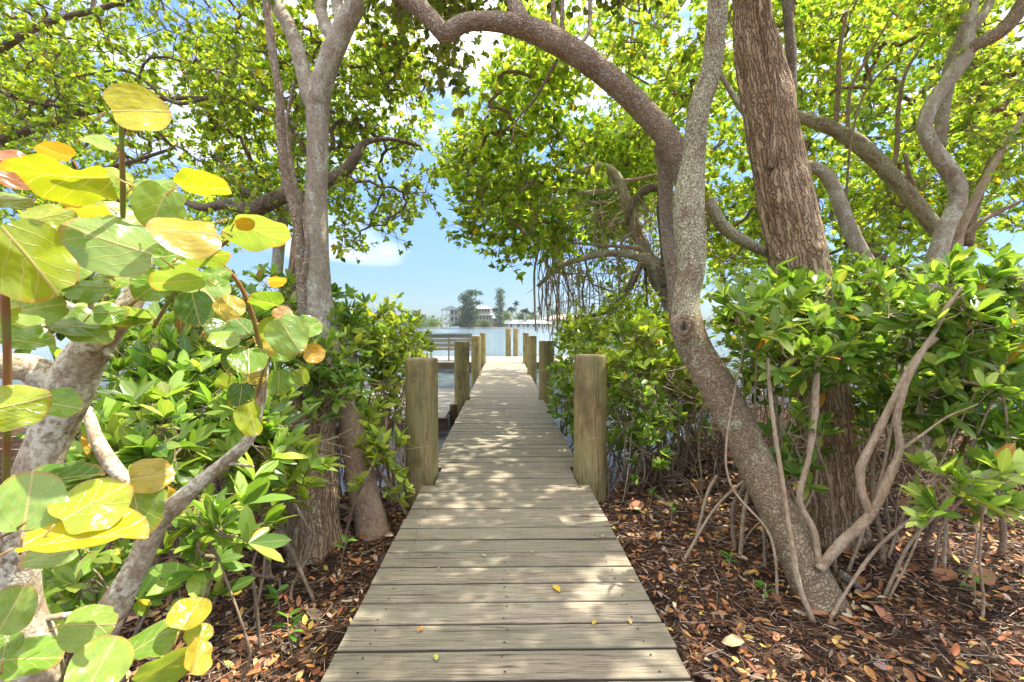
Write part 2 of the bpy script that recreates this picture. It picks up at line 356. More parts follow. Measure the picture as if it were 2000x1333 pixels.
def crown(parent, nodes, seeds, tips=7, spread=.22, lf=(.055, .026), per=6, palette=CANOPY, twigm='twig', leafm='leaf', tpl=TS, rbase=.0032, stem_r=.0016, up=.45, droop=0, along=2, twig_name='branches', fol='crown', keep=None):
    par, cnt = grow(nodes, seeds)
    tw = MB()
    # limbs: two-piece bent segments
    r1 = np.minimum(rbase * np.sqrt(cnt), .019 if rbase < .005 else .035); L_ = np.linalg.norm(nodes - par, axis=1, keepdims=True)
    mid1 = par * .66 + nodes * .34 + R.normal(0, .10, nodes.shape) * L_; mid2 = par * .33 + nodes * .67 + R.normal(0, .10, nodes.shape) * L_
    for A, B, ra, rb in ((par, mid1, r1 * 1.25, r1 * 1.15), (mid1, mid2, r1 * 1.15, r1 * 1.05), (mid2, nodes, r1 * 1.05, r1 * .95)):
        segs(tw, A, B, ra, rb, 5)
    k = len(nodes) * tips
    src = np.repeat(nodes, tips, 0); off = R.normal(0, 1, (k, 3)); off = unit(off) * (R.random((k, 1)) ** .45) * spread
    off[:, 2] -= droop * R.random(k) * spread
    tip = src + off
    m = src + off * .5 + R.normal(0, .12, (k, 3)) * spread
    segs(tw, src, m, np.full(k, stem_r * 1.5), np.full(k, stem_r * 1.2), 3); segs(tw, m, tip, np.full(k, stem_r * 1.2), np.full(k, stem_r * .8), 3)
    ax = unit(unit(off) * .7 + np.array([0, 0, up]))
    mb = MB(); K = k * per
    A = np.repeat(ax, per, 0); T_ = np.repeat(tip, per, 0)
    rnd = R.normal(0, 1, (K, 3)); side = unit(rnd - A * np.sum(rnd * A, 1, keepdims=True))
    el = R.uniform(.35, 1.25, (K, 1)); d = A * np.cos(el) + side * np.sin(el)
    d = unit(d - np.array([0, 0, droop * .6]))
    nr = unit(A * .8 + np.array([0, 0, .7]) + R.normal(0, .35, (K, 3)))
    back = R.random((K, 1)) ** 2 * (.35 if along else .08)
    pos = T_ - np.repeat(tip - m, per, 0) * back
    if fol == 'crown': lf = (lf[0] * 1.15, lf[1] * 1.24)
    l = lf[0] * np.repeat(R.uniform(.85, 1.2, k), per) * R.uniform(.62, 1.28, K); c = pal(K, *palette)
    cj = np.repeat(1 + R.normal(0, .12, (k, 1)), per, 0); c = np.clip(c * cj, .003, .9)
    leaves(mb, pos, d, nr, l, l * lf[1] / lf[0] * R.uniform(.85, 1.15, K), c, tpl, R.uniform(.0, .3, K))
    tw.build('twigs', M[twigm], parent)['kind'] = 'stuff'; mb.build(fol, M[leafm], parent)
    return tip
M['root_bark'] = bark('root_bark', (.44, .29, .18), (.24, .14, .085), (.58, .43, .30), (.62, .56, .44), .3, 95, (1, 1, .8), .5, .003, 6, .2)
# ================================================================== SETTING
WZ = -.36
def ground_h(x, y):
    x = np.asarray(x, float); y = np.asarray(y, float)
    p = np.stack([x, y, 0 * x], -1)
    shore = 3.75 + .55 * vnoise(p * np.array([.6, 0, 0])) + np.where(x > 1.0, np.minimum((x - 1.0) * 1.4, 4.0), 0) + np.where(x < -1.6, np.minimum((-x - 1.6) * 1.3, 3.0), 0)
    k = sstep(-.5, 1.0, y - shore)
    z = -.185 + .05 * vnoise(p * 1.3) + .022 * fbm(p * 5, 3) + .010 * fbm(p * 19, 2)
    return z * (1 - k) + k * (-.75)
gx = np.concatenate([-np.geomspace(6, 700, 30)[::-1], np.linspace(-5.9, 6.9, 300), np.geomspace(7, 700, 30)])
gy = np.concatenate([-np.geomspace(2, 300, 12)[::-1], np.linspace(-1.9, 9.9, 280), np.geomspace(10, 1800, 36)])
X, Y = np.meshgrid(gx, gy); Z = ground_h(X, Y)
far = sstep(228.5, 230.2, Y); Z = Z * (1 - far) + far * .55
nx, ny = len(gx), len(gy)
i = (np.arange(ny - 1)[:, None] * nx + np.arange(nx - 1)[None]).reshape(-1)
mb = MB(); mb.add(np.stack([X, Y, Z], -1).reshape(-1, 3), q=np.stack([i, i + 1, i + nx + 1, i + nx], 1))
m, t, o = newmat('leaf_litter_soil'); g = G(t); tcn = g.n('ShaderNodeTexCoord').outputs['Object']
a1 = g.noise(tcn, 9, 8, .7); a2 = g.vor(tcn, 55, 'F1', 'Color'); a3 = g.noise(tcn, 160, 4, .7)
sp = g.n('ShaderNodeSeparateColor'); g.set(sp, 0, a2)
c = g.ramp(a1, [(.35, (.035, .02, .012)), (.52, (.11, .055, .03)), (.66, (.24, .12, .065))])
c = g.mix(g.rr(sp.outputs[0], .6, 1, 0, .6), c, (.20, .09, .05)); c = g.mix(g.rr(a3, .5, .7, 0, .55), c, (.02, .014, .01))
geo = g.n('ShaderNodeNewGeometry'); s2 = g.n('ShaderNodeSeparateXYZ'); g.set(s2, 0, geo.outputs['Position'])
c = g.mix(g.rr(s2.outputs[1], 200, 225), c, g.mix(g.noise(tcn, .5, 4), (.10, .16, .035), (.16, .20, .06)))
g.bsdf(o, c, .8, g.bump(g.math('ADD', a1, g.math('MULTIPLY', a3, .6)), 1., .03), .3)
gr = mb.build('ground', m); gr['kind'] = 'structure'
# water
wx = np.concatenate([-np.geomspace(14, 700, 24)[::-1], np.linspace(-13, 13, 120), np.geomspace(14, 700, 24)]); wy = np.concatenate([np.linspace(2.2, 24, 160), np.geomspace(24.3, 229.3, 60)])
X, Y = np.meshgrid(wx, wy); nx, ny = len(wx), len(wy); i = (np.arange(ny - 1)[:, None] * nx + np.arange(nx - 1)[None]).reshape(-1)
Zw = WZ + .006 * fbm(np.stack([X * 2.2, Y * 4, 0 * X], -1), 3) * sstep(4, 9, Y)
mb = MB(); mb.add(np.stack([X, Y, Zw], -1).reshape(-1, 3), q=np.stack([i, i + 1, i + nx + 1, i + nx], 1))
m, t, o = newmat('bay_water'); g = G(t); tcn = g.n('ShaderNodeTexCoord').outputs['Object']
geo = g.n('ShaderNodeNewGeometry'); s2 = g.n('ShaderNodeSeparateXYZ'); g.set(s2, 0, geo.outputs['Position'])
h1 = g.noise(g.map(tcn, (1, 2.2, 1)), 7, 6, .7, .3); h2 = g.noise(g.map(tcn, (1, 1.6, 1)), 1.1, 4, .6)
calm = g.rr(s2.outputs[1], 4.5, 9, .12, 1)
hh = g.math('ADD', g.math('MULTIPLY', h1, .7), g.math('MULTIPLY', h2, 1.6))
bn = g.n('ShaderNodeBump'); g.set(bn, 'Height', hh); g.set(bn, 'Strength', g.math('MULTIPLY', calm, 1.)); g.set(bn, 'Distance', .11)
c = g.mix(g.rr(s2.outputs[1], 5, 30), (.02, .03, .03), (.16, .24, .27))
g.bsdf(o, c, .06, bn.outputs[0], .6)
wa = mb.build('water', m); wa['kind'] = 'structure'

# ================================================================== WOOD
def wood(name, base, dark, light, green, axis=0, gscale=1., algae=.0, rough=.75):
    m, t, o = newmat(name); g = G(t)
    oi = g.n('ShaderNodeObjectInfo'); tcn = g.attr('bk').outputs['Vector']
    ofs = g.n('ShaderNodeCombineXYZ'); rn = oi.outputs['Random']; g.set(ofs, 0, g.math('MULTIPLY', rn, 37.)); g.set(ofs, 1, g.math('MULTIPLY', rn, 91.)); g.set(ofs, 2, g.math('MULTIPLY', rn, 13.))
    st = [1, 1, 1]; st[axis] = .045; st2 = [1, 1, 1]; st2[axis] = .22
    gr_ = g.noise(g.map(tcn, tuple(st), ofs.outputs[0]), 85 * gscale, 5, .7, .4)
    gr2 = g.noise(g.map(tcn, tuple(st), ofs.outputs[0]), 260 * gscale, 3, .7)
    bl = g.noise(g.map(tcn, tuple(st2), ofs.outputs[0]), 7, 5, .6, .5)
    bl2 = g.noise(g.map(tcn, (1, 1, 1), ofs.outputs[0]), 4.0, 6, .65)
    c = g.ramp(gr_, [(.36, dark), (.47, base), (.62, light)])
    c = g.mix(g.rr(gr2, .5, .75, 0, .5), c, dark)
    c = g.mix(g.rr(bl, .42, .7, 0, .75), c, green)
    c = g.mix(g.rr(bl2, .5, .75, 0, .45), c, dark)
    ck = g.math('ABSOLUTE', g.math('SUBTRACT', g.noise(g.map(tcn, tuple(.02 if k == axis else 1 for k in range(3)), ofs.outputs[0]), 22, 2, .5), .5)); ckm = g.noise(g.map(tcn, tuple(.4 if k == axis else 1 for k in range(3)), ofs.outputs[0]), 5, 2)
    c = g.mix(g.math('MULTIPLY', g.rr(ck, 0., .012, .85, 0), g.rr(ckm, .45, .55)), c, tuple(x * .3 for x in dark))
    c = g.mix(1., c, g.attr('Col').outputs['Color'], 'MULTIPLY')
    kn = g.vor(g.map(tcn, tuple(1 if k != axis else .45 for k in range(3)), ofs.outputs[0]), 3.1)
    c = g.mix(g.rr(kn, .015, .07, .75, 0), c, tuple(x * .45 for x in dark))
    hv = g.mix(g.rr(rn, 0, 1, .0, .6), c, g.mix(1., c, (.70, .70, .68), 'MULTIPLY'))
    if algae:
        sp = g.n('ShaderNodeSeparateXYZ'); g.set(sp, 0, g.n('ShaderNodeTexCoord').outputs['Object'])
        az = g.n('ShaderNodeNewGeometry'); s3 = g.n('ShaderNodeSeparateXYZ'); g.set(s3, 0, az.outputs['Normal'])
        a_ = g.noise(g.map(tcn, (1, 1, .25), ofs.outputs[0]), 12, 5, .65)
        hv = g.mix(g.math('MULTIPLY', g.rr(a_, .38, .62), algae), hv, green)
        pt = g.noise(g.map(tcn, (1, 1, .6), ofs.outputs[0]), 6, 4, .6)
        hv = g.mix(g.rr(pt, .48, .68, 0, .7), hv, (.15, .10, .05)); pt2 = g.noise(g.map(tcn, (1, 1, 2.5), ofs.outputs[0]), 11, 5, .7); hv = g.mix(g.rr(pt2, .58, .72, 0, .45), hv, (.58, .5, .34))
    g.bsdf(o, hv, rough, g.bump(g.math('ADD', gr_, g.math('MULTIPLY', gr2, .5)), .6, .003), .25)
    return m
M['plank'] = wood('weathered_plank', (.33, .28, .205), (.16, .125, .085), (.47, .40, .305), (.27, .265, .185), 0, 1.7)
M['plank_grey'] = wood('grey_plank', (.34, .31, .26), (.2, .18, .15), (.48, .45, .4), (.30, .30, .24), 0)
M['beam'] = wood('brown_beam', (.17, .10, .06), (.07, .045, .03), (.28, .18, .11), (.14, .12, .06), 0)
M['post'] = wood('post_wood', (.50, .35, .14), (.17, .11, .045), (.64, .50, .27), (.24, .26, .11), 2, 1.2, .45)
M['post_yellow'] = wood('post_wood_tan', (.50, .38, .18), (.24, .17, .08), (.60, .5, .3), (.36, .33, .18), 2, .8, .3)
def plank(x0, x1, y0, y1, z1, th, name, m, parent, seed):
    """board with a slightly cupped top, eased edges and uneven ends"""
    mb = MB(); nx = 24; b = .004
    xs = np.linspace(x0, x1, nx); k = R.random()
    prof = [(y0, z1 - th), (y0, z1 - b), (y0 + b, z1), ((y0 + y1) / 2, z1 - .0012), (y1 - b, z1), (y1, z1 - b), (y1, z1 - th)]
    v = []
    wob = .0016 * vnoise(np.stack([xs * 2.1, xs * 0 + seed, xs * 0], -1)); wz = .002 * vnoise(np.stack([xs * 1.3, xs * 0 + seed + 9, xs * 0], -1))
    for j, x in enumerate(xs):
        for (yy, zz) in prof: v.append((x, yy + wob[j], zz + wz[j]))
    v = np.array(v); n = len(prof); q = []
    for j in range(nx - 1):
        for a in range(n):
            b_ = (a + 1) % n; q.append([j * n + a, (j + 1) * n + a, (j + 1) * n + b_, j * n + b_][::-1])
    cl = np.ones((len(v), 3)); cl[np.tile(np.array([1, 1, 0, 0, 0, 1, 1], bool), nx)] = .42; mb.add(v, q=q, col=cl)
    if z1 > -.05 and y0 < 9:
        for sx in (-.5, 0., .52):
            for sy in (.03, .105):
                a_ = np.linspace(0, 2 * pi, 8, endpoint=False); cx_ = sx + R.normal(0, .008); ring = np.stack([cx_ + .0042 * np.cos(a_), y0 + sy + R.normal(0, .004) + .0042 * np.sin(a_), np.full(8, z1 + .0022)], 1)
                mb.add(ring, q=[[0, 1, 2, 3], [0, 3, 4, 7], [4, 5, 6, 7]], col=(.16, .13, .11))
    for e, rev in ((0, 1), (nx - 1, 0)):
        f = [[e * n + a for a in t_] for t_ in ((0, 1, 2), (0, 2, 4), (2, 3, 4), (0, 4, 6), (4, 5, 6))]
        mb.t.append(np.array([t_[::-1] if rev else t_ for t_ in f]))
    return mb.build(name, m, parent, smooth=False)
bw = thing('boardwalk', 'long straight boardwalk of weathered greenish grey planks leading to the water', 'boardwalk', (0, 1.1, 0))
pitch = .1465; y = 1.22; idx = 0
POSTS = [(-.655, 3.66, .129), (.685, 3.66, .131), (-.69, 7.52, .125), (.69, 7.52, .128), (-.70, 11.4, .118), (.685, 11.4, .116), (-.68, 14.75, .10), (.69, 14.75, .10)]
while y < 15.05:
    x0 = -.61 + R.normal(0, .003); x1 = .63 + R.normal(0, .003)
    for (px_, py_, r_) in POSTS:
        if y + pitch > py_ - r_ - .006 and y < py_ + r_ + .006:
            if px_ < 0: x0 = max(x0, px_ + r_ + .006)
            else: x1 = min(x1, px_ - r_ - .006)
    plank(x0, x1, y, y + pitch - .0095, 0 + R.normal(0, .0012), .036, 'plank', M['plank'], bw, idx); idx += 1; y += pitch
for x in (-.50, 0, .52):
    mb = MB(); mb.box((x, 8.15, -.12), (.045, 13.9, .165)); mb.build('joist', M['beam'], bw, False)
for k in range(4):
    yy = (3.66, 7.52, 11.4, 14.75)[k] ; mb = MB(); mb.box((0, yy - .0, -.26), (1.05, .05, .11)); mb.build('cross_beam', M['beam'], bw, False)

def post(x, y, r, top, label, bottom=-1.0, mat='post', name='piling', grp='round timber pilings standing along the boardwalk', tilt=0):
    o = thing(name, label, 'piling', (x, y, WZ), grp)
    mb = MB(); zs = [bottom, -.5, -.1, .25, .6, top - .014, top - .004, top]
    rs = [r * 1.03, r * 1.02, r * 1.01, r, r * .995, r * .985, r * .965, r * .90]
    pts = []
    for k in range(34):
        z_ = bottom + (top - .015 - bottom) * k / 33; pts.append((x + tilt * (z_ - 0) , y, z_, r * (1.02 - .03 * k / 33)))
    pts += [(x + tilt * top, y, top - .006, r * .975), (x + tilt * top, y, top, r * .93)]
    tube(mb, np.array(pts), 40, .012, 10, raw=True, cap=False, seed=x * 3 + y)
    # end grain cap
    n = 40; ring = mb.v[-1][-n:]; c0 = ring.mean(0) + np.array([0, 0, .002])
    mid = c0 + (ring - c0) * .5 + R.normal(0, .0012, (n, 3)) * np.array([0, 0, 1])
    v = np.vstack([ring, mid, c0[None]]); j = np.arange(n); j2 = (j + 1) % n
    mb.build('shaft', M[mat], o)
    cp = MB(); cp.add(v, q=np.stack([j, j2, n + j2, n + j], 1), t=np.stack([n + j, n + j2, np.full(n, 2 * n)], 1)); cp.build('end_grain', M['endgrain'], o)
    return o
m, t, o = newmat('end_grain'); g = G(t); tcn = g.n('ShaderNodeTexCoord').outputs['Object']
a = g.noise(tcn, 60, 5, .7); c = g.ramp(a, [(.3, (.22, .16, .09)), (.6, (.45, .37, .24))]); g.bsdf(o, c, .9, g.bump(a, .6, .004), .2); M['endgrain'] = m
wd = ['nearest left piling, thick tan timber with mossy streaks beside the planks', 'nearest right piling, mossy green brown timber at the boardwalk edge', 'second piling on the left, between the thick nearest one and the dark third one', 'second piling on the right, its top half overhung by yellow green mangrove leaves',
      'third dark piling on the left, just before the bench', 'third dark piling on the right, close before the bright platform', 'slim left piling at the corner where boardwalk meets the platform', 'slim right piling at the corner where boardwalk meets the platform']
tops = [.93, .955, .935, .94, .945, .94, .965, .965]
for (px_, py_, r_), l_, tp in zip(POSTS, wd, tops): post(px_, py_, r_, tp, l_)
for pxx, l_, mt in ((992.5, 'greenish piling standing past the far platform, left of the tan one', 'post'), (1007.5, 'tan yellow piling standing past the far platform', 'post_yellow')):
    p_ = P(pxx, 690, 18.3); post(p_[0], 18.3, .105, 1.09, l_, mat=mt, grp='pilings beyond the far platform')

# far T platform
pf = thing('dock_platform', 'wide sunlit plank platform across the far end of the boardwalk', 'dock', (0, 16.5, 0))
x = -3.3; k = 0
while x < 3.5:
    mb = MB(); mb.box((x + .068, 16.55, -.018 + R.normal(0, .001)), (.137, 2.78, .036)); o_ = mb.build('plank', M['plank_grey'], pf, False); x += .1435; k += 1
for yy in (15.20, 17.90):
    mb = MB(); mb.box((.1, yy, -.135), (6.8, .05, .19)); mb.build('fascia_board', M['beam'], pf, False)
for xx in (-3.1, -1.6, 1.7, 3.2):
    mb = MB(); tube(mb, [(xx, 15.5, -1.2, .1), (xx, 15.5, -.05, .1)], 16, .02, 8); mb.build('support_pile', M['post'], pf)
# bench with slatted back
bn_ = thing('bench', 'wooden bench with a high slatted back on the far platform, left of the pilings', 'bench', (-2.1, 15.75, 0))
for z0, z1 in ((.36, .45), (.47, .60), (.62, .75), (.77, .90)):
    mb = MB(); mb.box((-2.15, 15.62, (z0 + z1) / 2), (2.1, .028, z1 - z0)); mb.build('back_slat', M['bench'] if 'bench' in M else M['plank_grey'], bn_, False)
mb = MB(); mb.box((-2.15, 15.60, .925), (2.2, .12, .03)); mb.build('top_rail', M['plank'], bn_, False)
for xx in (-3.1, -2.47, -1.87, -1.2):
    mb = MB(); mb.box((xx, 15.583, .46), (.05, .045, .90)); mb.build('post', M['plank'], bn_, False)
for k in range(4):
    mb = MB(); mb.box((-2.15, 15.72 + .115 * k, .44), (2.1, .10, .03)); mb.build('seat_slat', M['plank_grey'], bn_, False)
for xx in (-3.0, -1.3):
    mb = MB(); mb.box((xx, 16.05, .212), (.06, .06, .424)); mb.build('leg', M['plank'], bn_, False)

# low grey side dock on the left
sd = thing('side_dock', 'low weathered grey dock with a brown edge beam beside the boardwalk, left', 'dock', (-1.8, 7.9, -.2))
yy = 6.62; 
while yy < 9.6:
    plank(-3.4, -.86, yy, yy + .137, -.14 + R.normal(0, .002), .03, 'plank', M['plank_grey'], sd, yy); yy += .1435
mb = MB(); mb.box((-2.1, 6.585, -.235), (2.6, .045, .17)); mb.build('edge_beam', M['beam'], sd, False)
mb = MB(); mb.box((-2.1, 6.55, -.135), (2.6, .06, .028)); mb.build('edge_cap', M['beam'], sd, False)
post(*P(735, 740, 9.4)[:2], .10, .20, 'short brown piling at the far side of the low grey dock', grp='short pilings of the low side dock')
post(-.80, 7.25, .06, -.04, 'stubby squared brown block against the boardwalk near the side dock', mat='beam', name='mooring_post', grp=None)

# ================================================================== TREES
def tree(name, label, cat, base, group=None): return thing(name, label, cat, base, group)
# --- left forked tree
b = P(640, 1060, 2.95); b[2] = -.2
T1 = tree('forked_tree', 'grey smooth-barked forked tree rising behind the left bushes, lichen spots', 'tree', b)
TB_ = lambda *rows: PL(*rows)
mb = MB(); s1 = tube(mb, TB_((655, 830, 3.35, 100), (630, 700, 3.35, 86), (622, 600, 3.3, 68), (618, 500, 3.25, 58), (617, 400, 3.2, 52), (620, 300, 3.15, 47), (622, 200, 3.1, 52), (640, 130, 3.05, 50), (668, 60, 3.0, 46), (700, 0, 2.95, 44), (750, -110, 2.9, 38), (830, -240, 2.9, 28), (900, -380, 3.0, 18)), 26, .05, 7, step=.03); mb.build('trunk', M['smooth_bark'], T1)
mb = MB(); s2 = tube(mb, TB_((622, 225, 3.12, 30), (606, 195, 3.14, 36), (590, 130, 3.2, 34), (568, 60, 3.3, 32), (535, 0, 3.4, 32), (480, -110, 3.6, 28), (430, -260, 3.8, 18)), 20, .05, 7, step=.03, seed=1); mb.build('limb', M['lichen_smooth'] if 'lichen_smooth' in M else M['smooth_bark'], T1)
mb = MB(); s3 = tube(mb, TB_((650, 105, 3.06, 26), (652, 80, 3.12, 30), (634, 45, 3.2, 28), (628, 0, 3.3, 26), (660, -120, 3.5, 20)), 16, .05, 7, step=.03, seed=2); mb.build('limb', M['smooth_bark'], T1)
mb = MB(); tube(mb, TB_((672, 60, 3.05, 24), (660, 20, 3.1, 26), (655, -40, 3.2, 24)), 16, .05, 7, step=.03, seed=3); mb.build('limb', M['smooth_bark'], T1)
for k, rows in enumerate([((640, 780, 3.3, 90), (612, 860, 3.1, 92), (604, 960, 2.95, 100), (604, 1040, 2.85, 112), (600, 1110, 2.75, 130)), ((668, 760, 3.35, 56), (690, 850, 3.25, 62), (705, 940, 3.18, 68), (720, 1000, 3.1, 74), (735, 1070, 3.05, 84)), ((640, 820, 3.3, 50), (640, 930, 3.1, 50), (640, 1020, 2.95, 60), (650, 1090, 2.85, 70))]):
    mb = MB(); tube(mb, TB_(*rows), 22, .10, 8, step=.03, seed=4 + k, flare=0, ridge=.05 if k != 1 else .02, ridge_n=12); mb.build('root', M['shaggy_bark'] if k != 1 else M['root_bark'], T1)
# crown above frame over left
nodes = crown_nodes([(380, -420), (1000, -420), (960, 30), (900, 170), (800, 120), (740, 30), (600, -20), (450, 60)], (3.0, 4.8), 110, None, 1)
crown(T1, nodes, np.vstack([s1[-40:], s2[-25:], s3[-15:]]), 7, .22, (.052, .028), 6, CANOPY_O, 'twig', up=-.1, droop=.3)

# --- climbing bare stem
b = P(590, 600, 3.2)
vn = tree('climbing_stem', 'thin bare brown stem running up left of the forked tree trunk', 'vine', b)
mb = MB(); sv = tube(mb, TB_((590, 620, 3.22, 26), (588, 500, 3.2, 26), (578, 420, 3.15, 24), (560, 350, 3.1, 22), (550, 270, 3.05, 21), (545, 180, 3.0, 20), (532, 100, 3.0, 19), (520, 0, 3.0, 18), (505, -110, 3.0, 15)), 14, .08, 9, step=.03, seed=9); mb.build('stem', M['scaly_bark'], vn)
mb = MB(); tube(mb, TB_((590, 560, 3.2, 13), (600, 470, 3.16, 12), (575, 350, 3.2, 11), (560, 250, 3.3, 10), (575, 160, 3.4, 8)), 10, .08, 9, step=.04, seed=10); mb.build('side_stem', M['scaly_bark'], vn)

# --- gnarled dark limb tree behind left
b = P(560, 620, 3.9); b[2] = -.2
T1b = tree('gnarled_tree', 'tree with a thick dark gnarled limb crossing behind the forked trunk, left', 'tree', b)
mb = MB(); t0 = tube(mb, TB_((590, 800, 4.0, 60), (585, 620, 4.0, 62), (585, 540, 4.0, 60), (592, 470, 4.0, 50), (600, 400, 4.0, 42)), 20, .1, 6, step=.05, seed=11, ridge=.06); mb.build('trunk', M['shaggy_bark'], T1b)
mb = MB(); t1 = tube(mb, TB_((598, 420, 4.0, 30), (575, 380, 4.0, 34), (520, 398, 4.05, 38), (490, 408, 4.1, 36), (440, 400, 4.2, 28), (390, 405, 4.3, 20), (330, 380, 4.5, 14), (240, 350, 4.8, 8)), 18, .12, 6, step=.05, seed=12); mb.build('limb', M['dark_bark'], T1b)
mb = MB(); t2 = tube(mb, TB_((598, 420, 4.0, 30), (630, 360, 4.05, 32), (670, 338, 4.1, 30), (695, 305, 4.15, 26), (712, 280, 4.2, 16), (760, 272, 4.3, 10), (820, 285, 4.5, 6)), 16, .12, 6, step=.05, seed=13); mb.build('limb', M['dark_bark'], T1b)
mb = MB(); t3 = tube(mb, TB_((540, 560, 4.3, 26), (545, 480, 4.4, 28), (556, 400, 4.5, 26), (564, 300, 4.6, 24), (590, 200, 4.7, 20), (600, 100, 4.8, 16)), 14, .08, 6, step=.05, seed=14); mb.build('limb', M['smooth_bark'], T1b)
mb = MB(); t4 = tube(mb, TB_((500, 400, 4.1, 16), (478, 370, 4.2, 14), (455, 345, 4.3, 8), (420, 300, 4.5, 6)), 10, .1, 6, step=.05, seed=15); mb.build('limb', M['dark_bark'], T1b)
mb = MB(); t5 = tube(mb, TB_((600, 300, 4.3, 8), (560, 240, 4.4, 14), (500, 210, 4.6, 14), (420, 190, 4.8, 12), (340, 200, 5., 10), (250, 140, 5.2, 8), (150, 150, 5.4, 5)), 10, .1, 6, step=.05, seed=16); mb.build('limb', M['dark_bark'], T1b)
nodes = crown_nodes([(420, 60), (640, 40), (790, 60), (830, 150), (858, 250), (868, 300), (845, 370), (828, 415), (785, 432), (785, 470), (740, 462), (700, 490), (652, 480), (640, 400), (560, 415), (500, 450), (430, 420), (400, 330)], (3.9, 6.2), 265, None, 3, .72)
crown(T1b, nodes, np.vstack([t1, t2, t3, t4, t5]), 9, .22, (.048, .025), 6, CANOPY, 'dark_twig', rbase=.0034)
# --- big overhanging tree top left
b = P(-260, 700, 5.4); b[2] = -.2
T1c = tree('spreading_tree', 'large leafy tree filling the top left corner with fine dark branches', 'tree', b)
mb = MB(); u1 = tube(mb, TB_((-260, 900, 5.4, 90), (-260, 560, 5.4, 80), (-200, 400, 5.4, 60), (-60, 300, 5.4, 36), (100, 240, 5.3, 22), (260, 200, 5.2, 14), (420, 190, 5.1, 8)), 16, .1, 5, step=.08, seed=17); mb.build('trunk', M['dark_bark'], T1c)
mb = MB(); u2 = tube(mb, TB_((-200, 420, 5.4, 40), (-80, 180, 5.2, 30), (60, 60, 5., 20), (220, 10, 4.8, 14), (400, -60, 4.7, 8)), 12, .1, 5, step=.08, seed=18); mb.build('limb', M['dark_bark'], T1c)
mb = MB(); u3 = tube(mb, TB_((-60, 300, 5.4, 26), (60, 330, 5.2, 18), (200, 330, 5.1, 12), (340, 290, 5., 7)), 12, .1, 5, step=.08, seed=19); mb.build('limb', M['dark_bark'], T1c)
nodes = crown_nodes([(-380, -300), (250, -300), (620, -260), (600, 60), (520, 120), (470, 230), (430, 400), (330, 370), (200, 360), (60, 400), (-100, 420), (-380, 440)], (4.2, 7.2), 390, None, 4, .80)
crown(T1c, nodes, np.vstack([u1, u2, u3]), 9, .25, (.048, .026), 6, CANOPY, 'dark_twig', rbase=.0034)
b = P(180, 560, 10.5); b[2] = -.5
Tbg = tree('background_tree', 'paler tree standing far behind on the left, seen through gaps', 'tree', b)
mb = MB(); u1 = tube(mb, TB_((180, 800, 10.5, 30), (170, 560, 10.5, 28), (200, 400, 10.5, 20), (260, 200, 10.5, 8)), 10, .1, 4, step=.2, seed=20); mb.build('trunk', M['dark_bark'], Tbg)
nodes = crown_nodes([(-300, 60), (500, 80), (600, 380), (560, 440), (420, 460), (380, 500), (200, 560), (-300, 600)], (9, 12.5), 260, None, 5, .8)
crown(Tbg, nodes, u1, 8, .5, (.11, .06), 6, CANOPY_Y, 'dark_twig', rbase=.006, stem_r=.003)

# --- leaning lichen tree right of the boardwalk
b = P(1612, 1185, 2.28); b[2] = -.2
T2 = tree('leaning_tree', 'leaning tree with cracked, lichen-spotted bark rising beside the right of the boardwalk', 'tree', b)
mb = MB(); l1 = tube(mb, TB_((1632, 1215, 2.22, 100), (1600, 1165, 2.26, 104), (1560, 1085, 2.32, 98), (1505, 970, 2.42, 88), (1450, 850, 2.5, 84), (1402, 755, 2.56, 82), (1362, 690, 2.6, 78), (1343, 640, 2.62, 72), (1340, 585, 2.64, 60), (1350, 520, 2.65, 64), (1347, 440, 2.66, 72), (1346, 380, 2.66, 66), (1356, 300, 2.66, 52), (1364, 220, 2.64, 50), (1388, 140, 2.62, 46), (1398, 60, 2.6, 46), (1402, -20, 2.6, 44), (1395, -150, 2.6, 40), (1360, -330, 2.6, 30), (1300, -520, 2.6, 18)), 40, .05, 8, step=.016, seed=21, flare=.12); mb.build('trunk', M['lichen_bark'], T2)
kb = P(1333, 640, 2.52)
mb = MB(); aa = np.linspace(0, 2 * pi, 22); cdir = Rm @ np.array([1, 0, 0]); cup = Rm @ np.array([0, 1, 0]); cf = Rm @ np.array([0, 0, 1])
for rr_, off_, th_ in ((.058, -.002, .022), (.034, .012, .016)):
    pts = np.array([[*(kb + cdir * cos(a_) * rr_ * .8 + cup * sin(a_) * rr_ - np.array([0, 0, 0]) + cf * off_), th_ * (1 + .15 * sin(3 * a_))] for a_ in aa]); tube(mb, pts, 12, .15, 20, step=.01, seed=22)
mb.build('knot', M['scaly_bark'], T2)
mb = MB(); l2 = tube(mb, TB_((1385, 395, 2.7, 30), (1410, 440, 2.8, 30), (1450, 470, 2.95, 28), (1500, 495, 3.1, 24), (1560, 520, 3.3, 20)), 14, .06, 8, step=.03, seed=23); mb.build('limb', M['lichen_bark'], T2)
mb = MB(); rt = tube(mb, TB_((1640, 1120, 2.34, 26), (1680, 1150, 2.33, 20), (1720, 1185, 2.3, 12), (1750, 1215, 2.26, 8)), 10, .1, 8, step=.03, seed=24); mb.build('root', M['dark_bark'], T2)
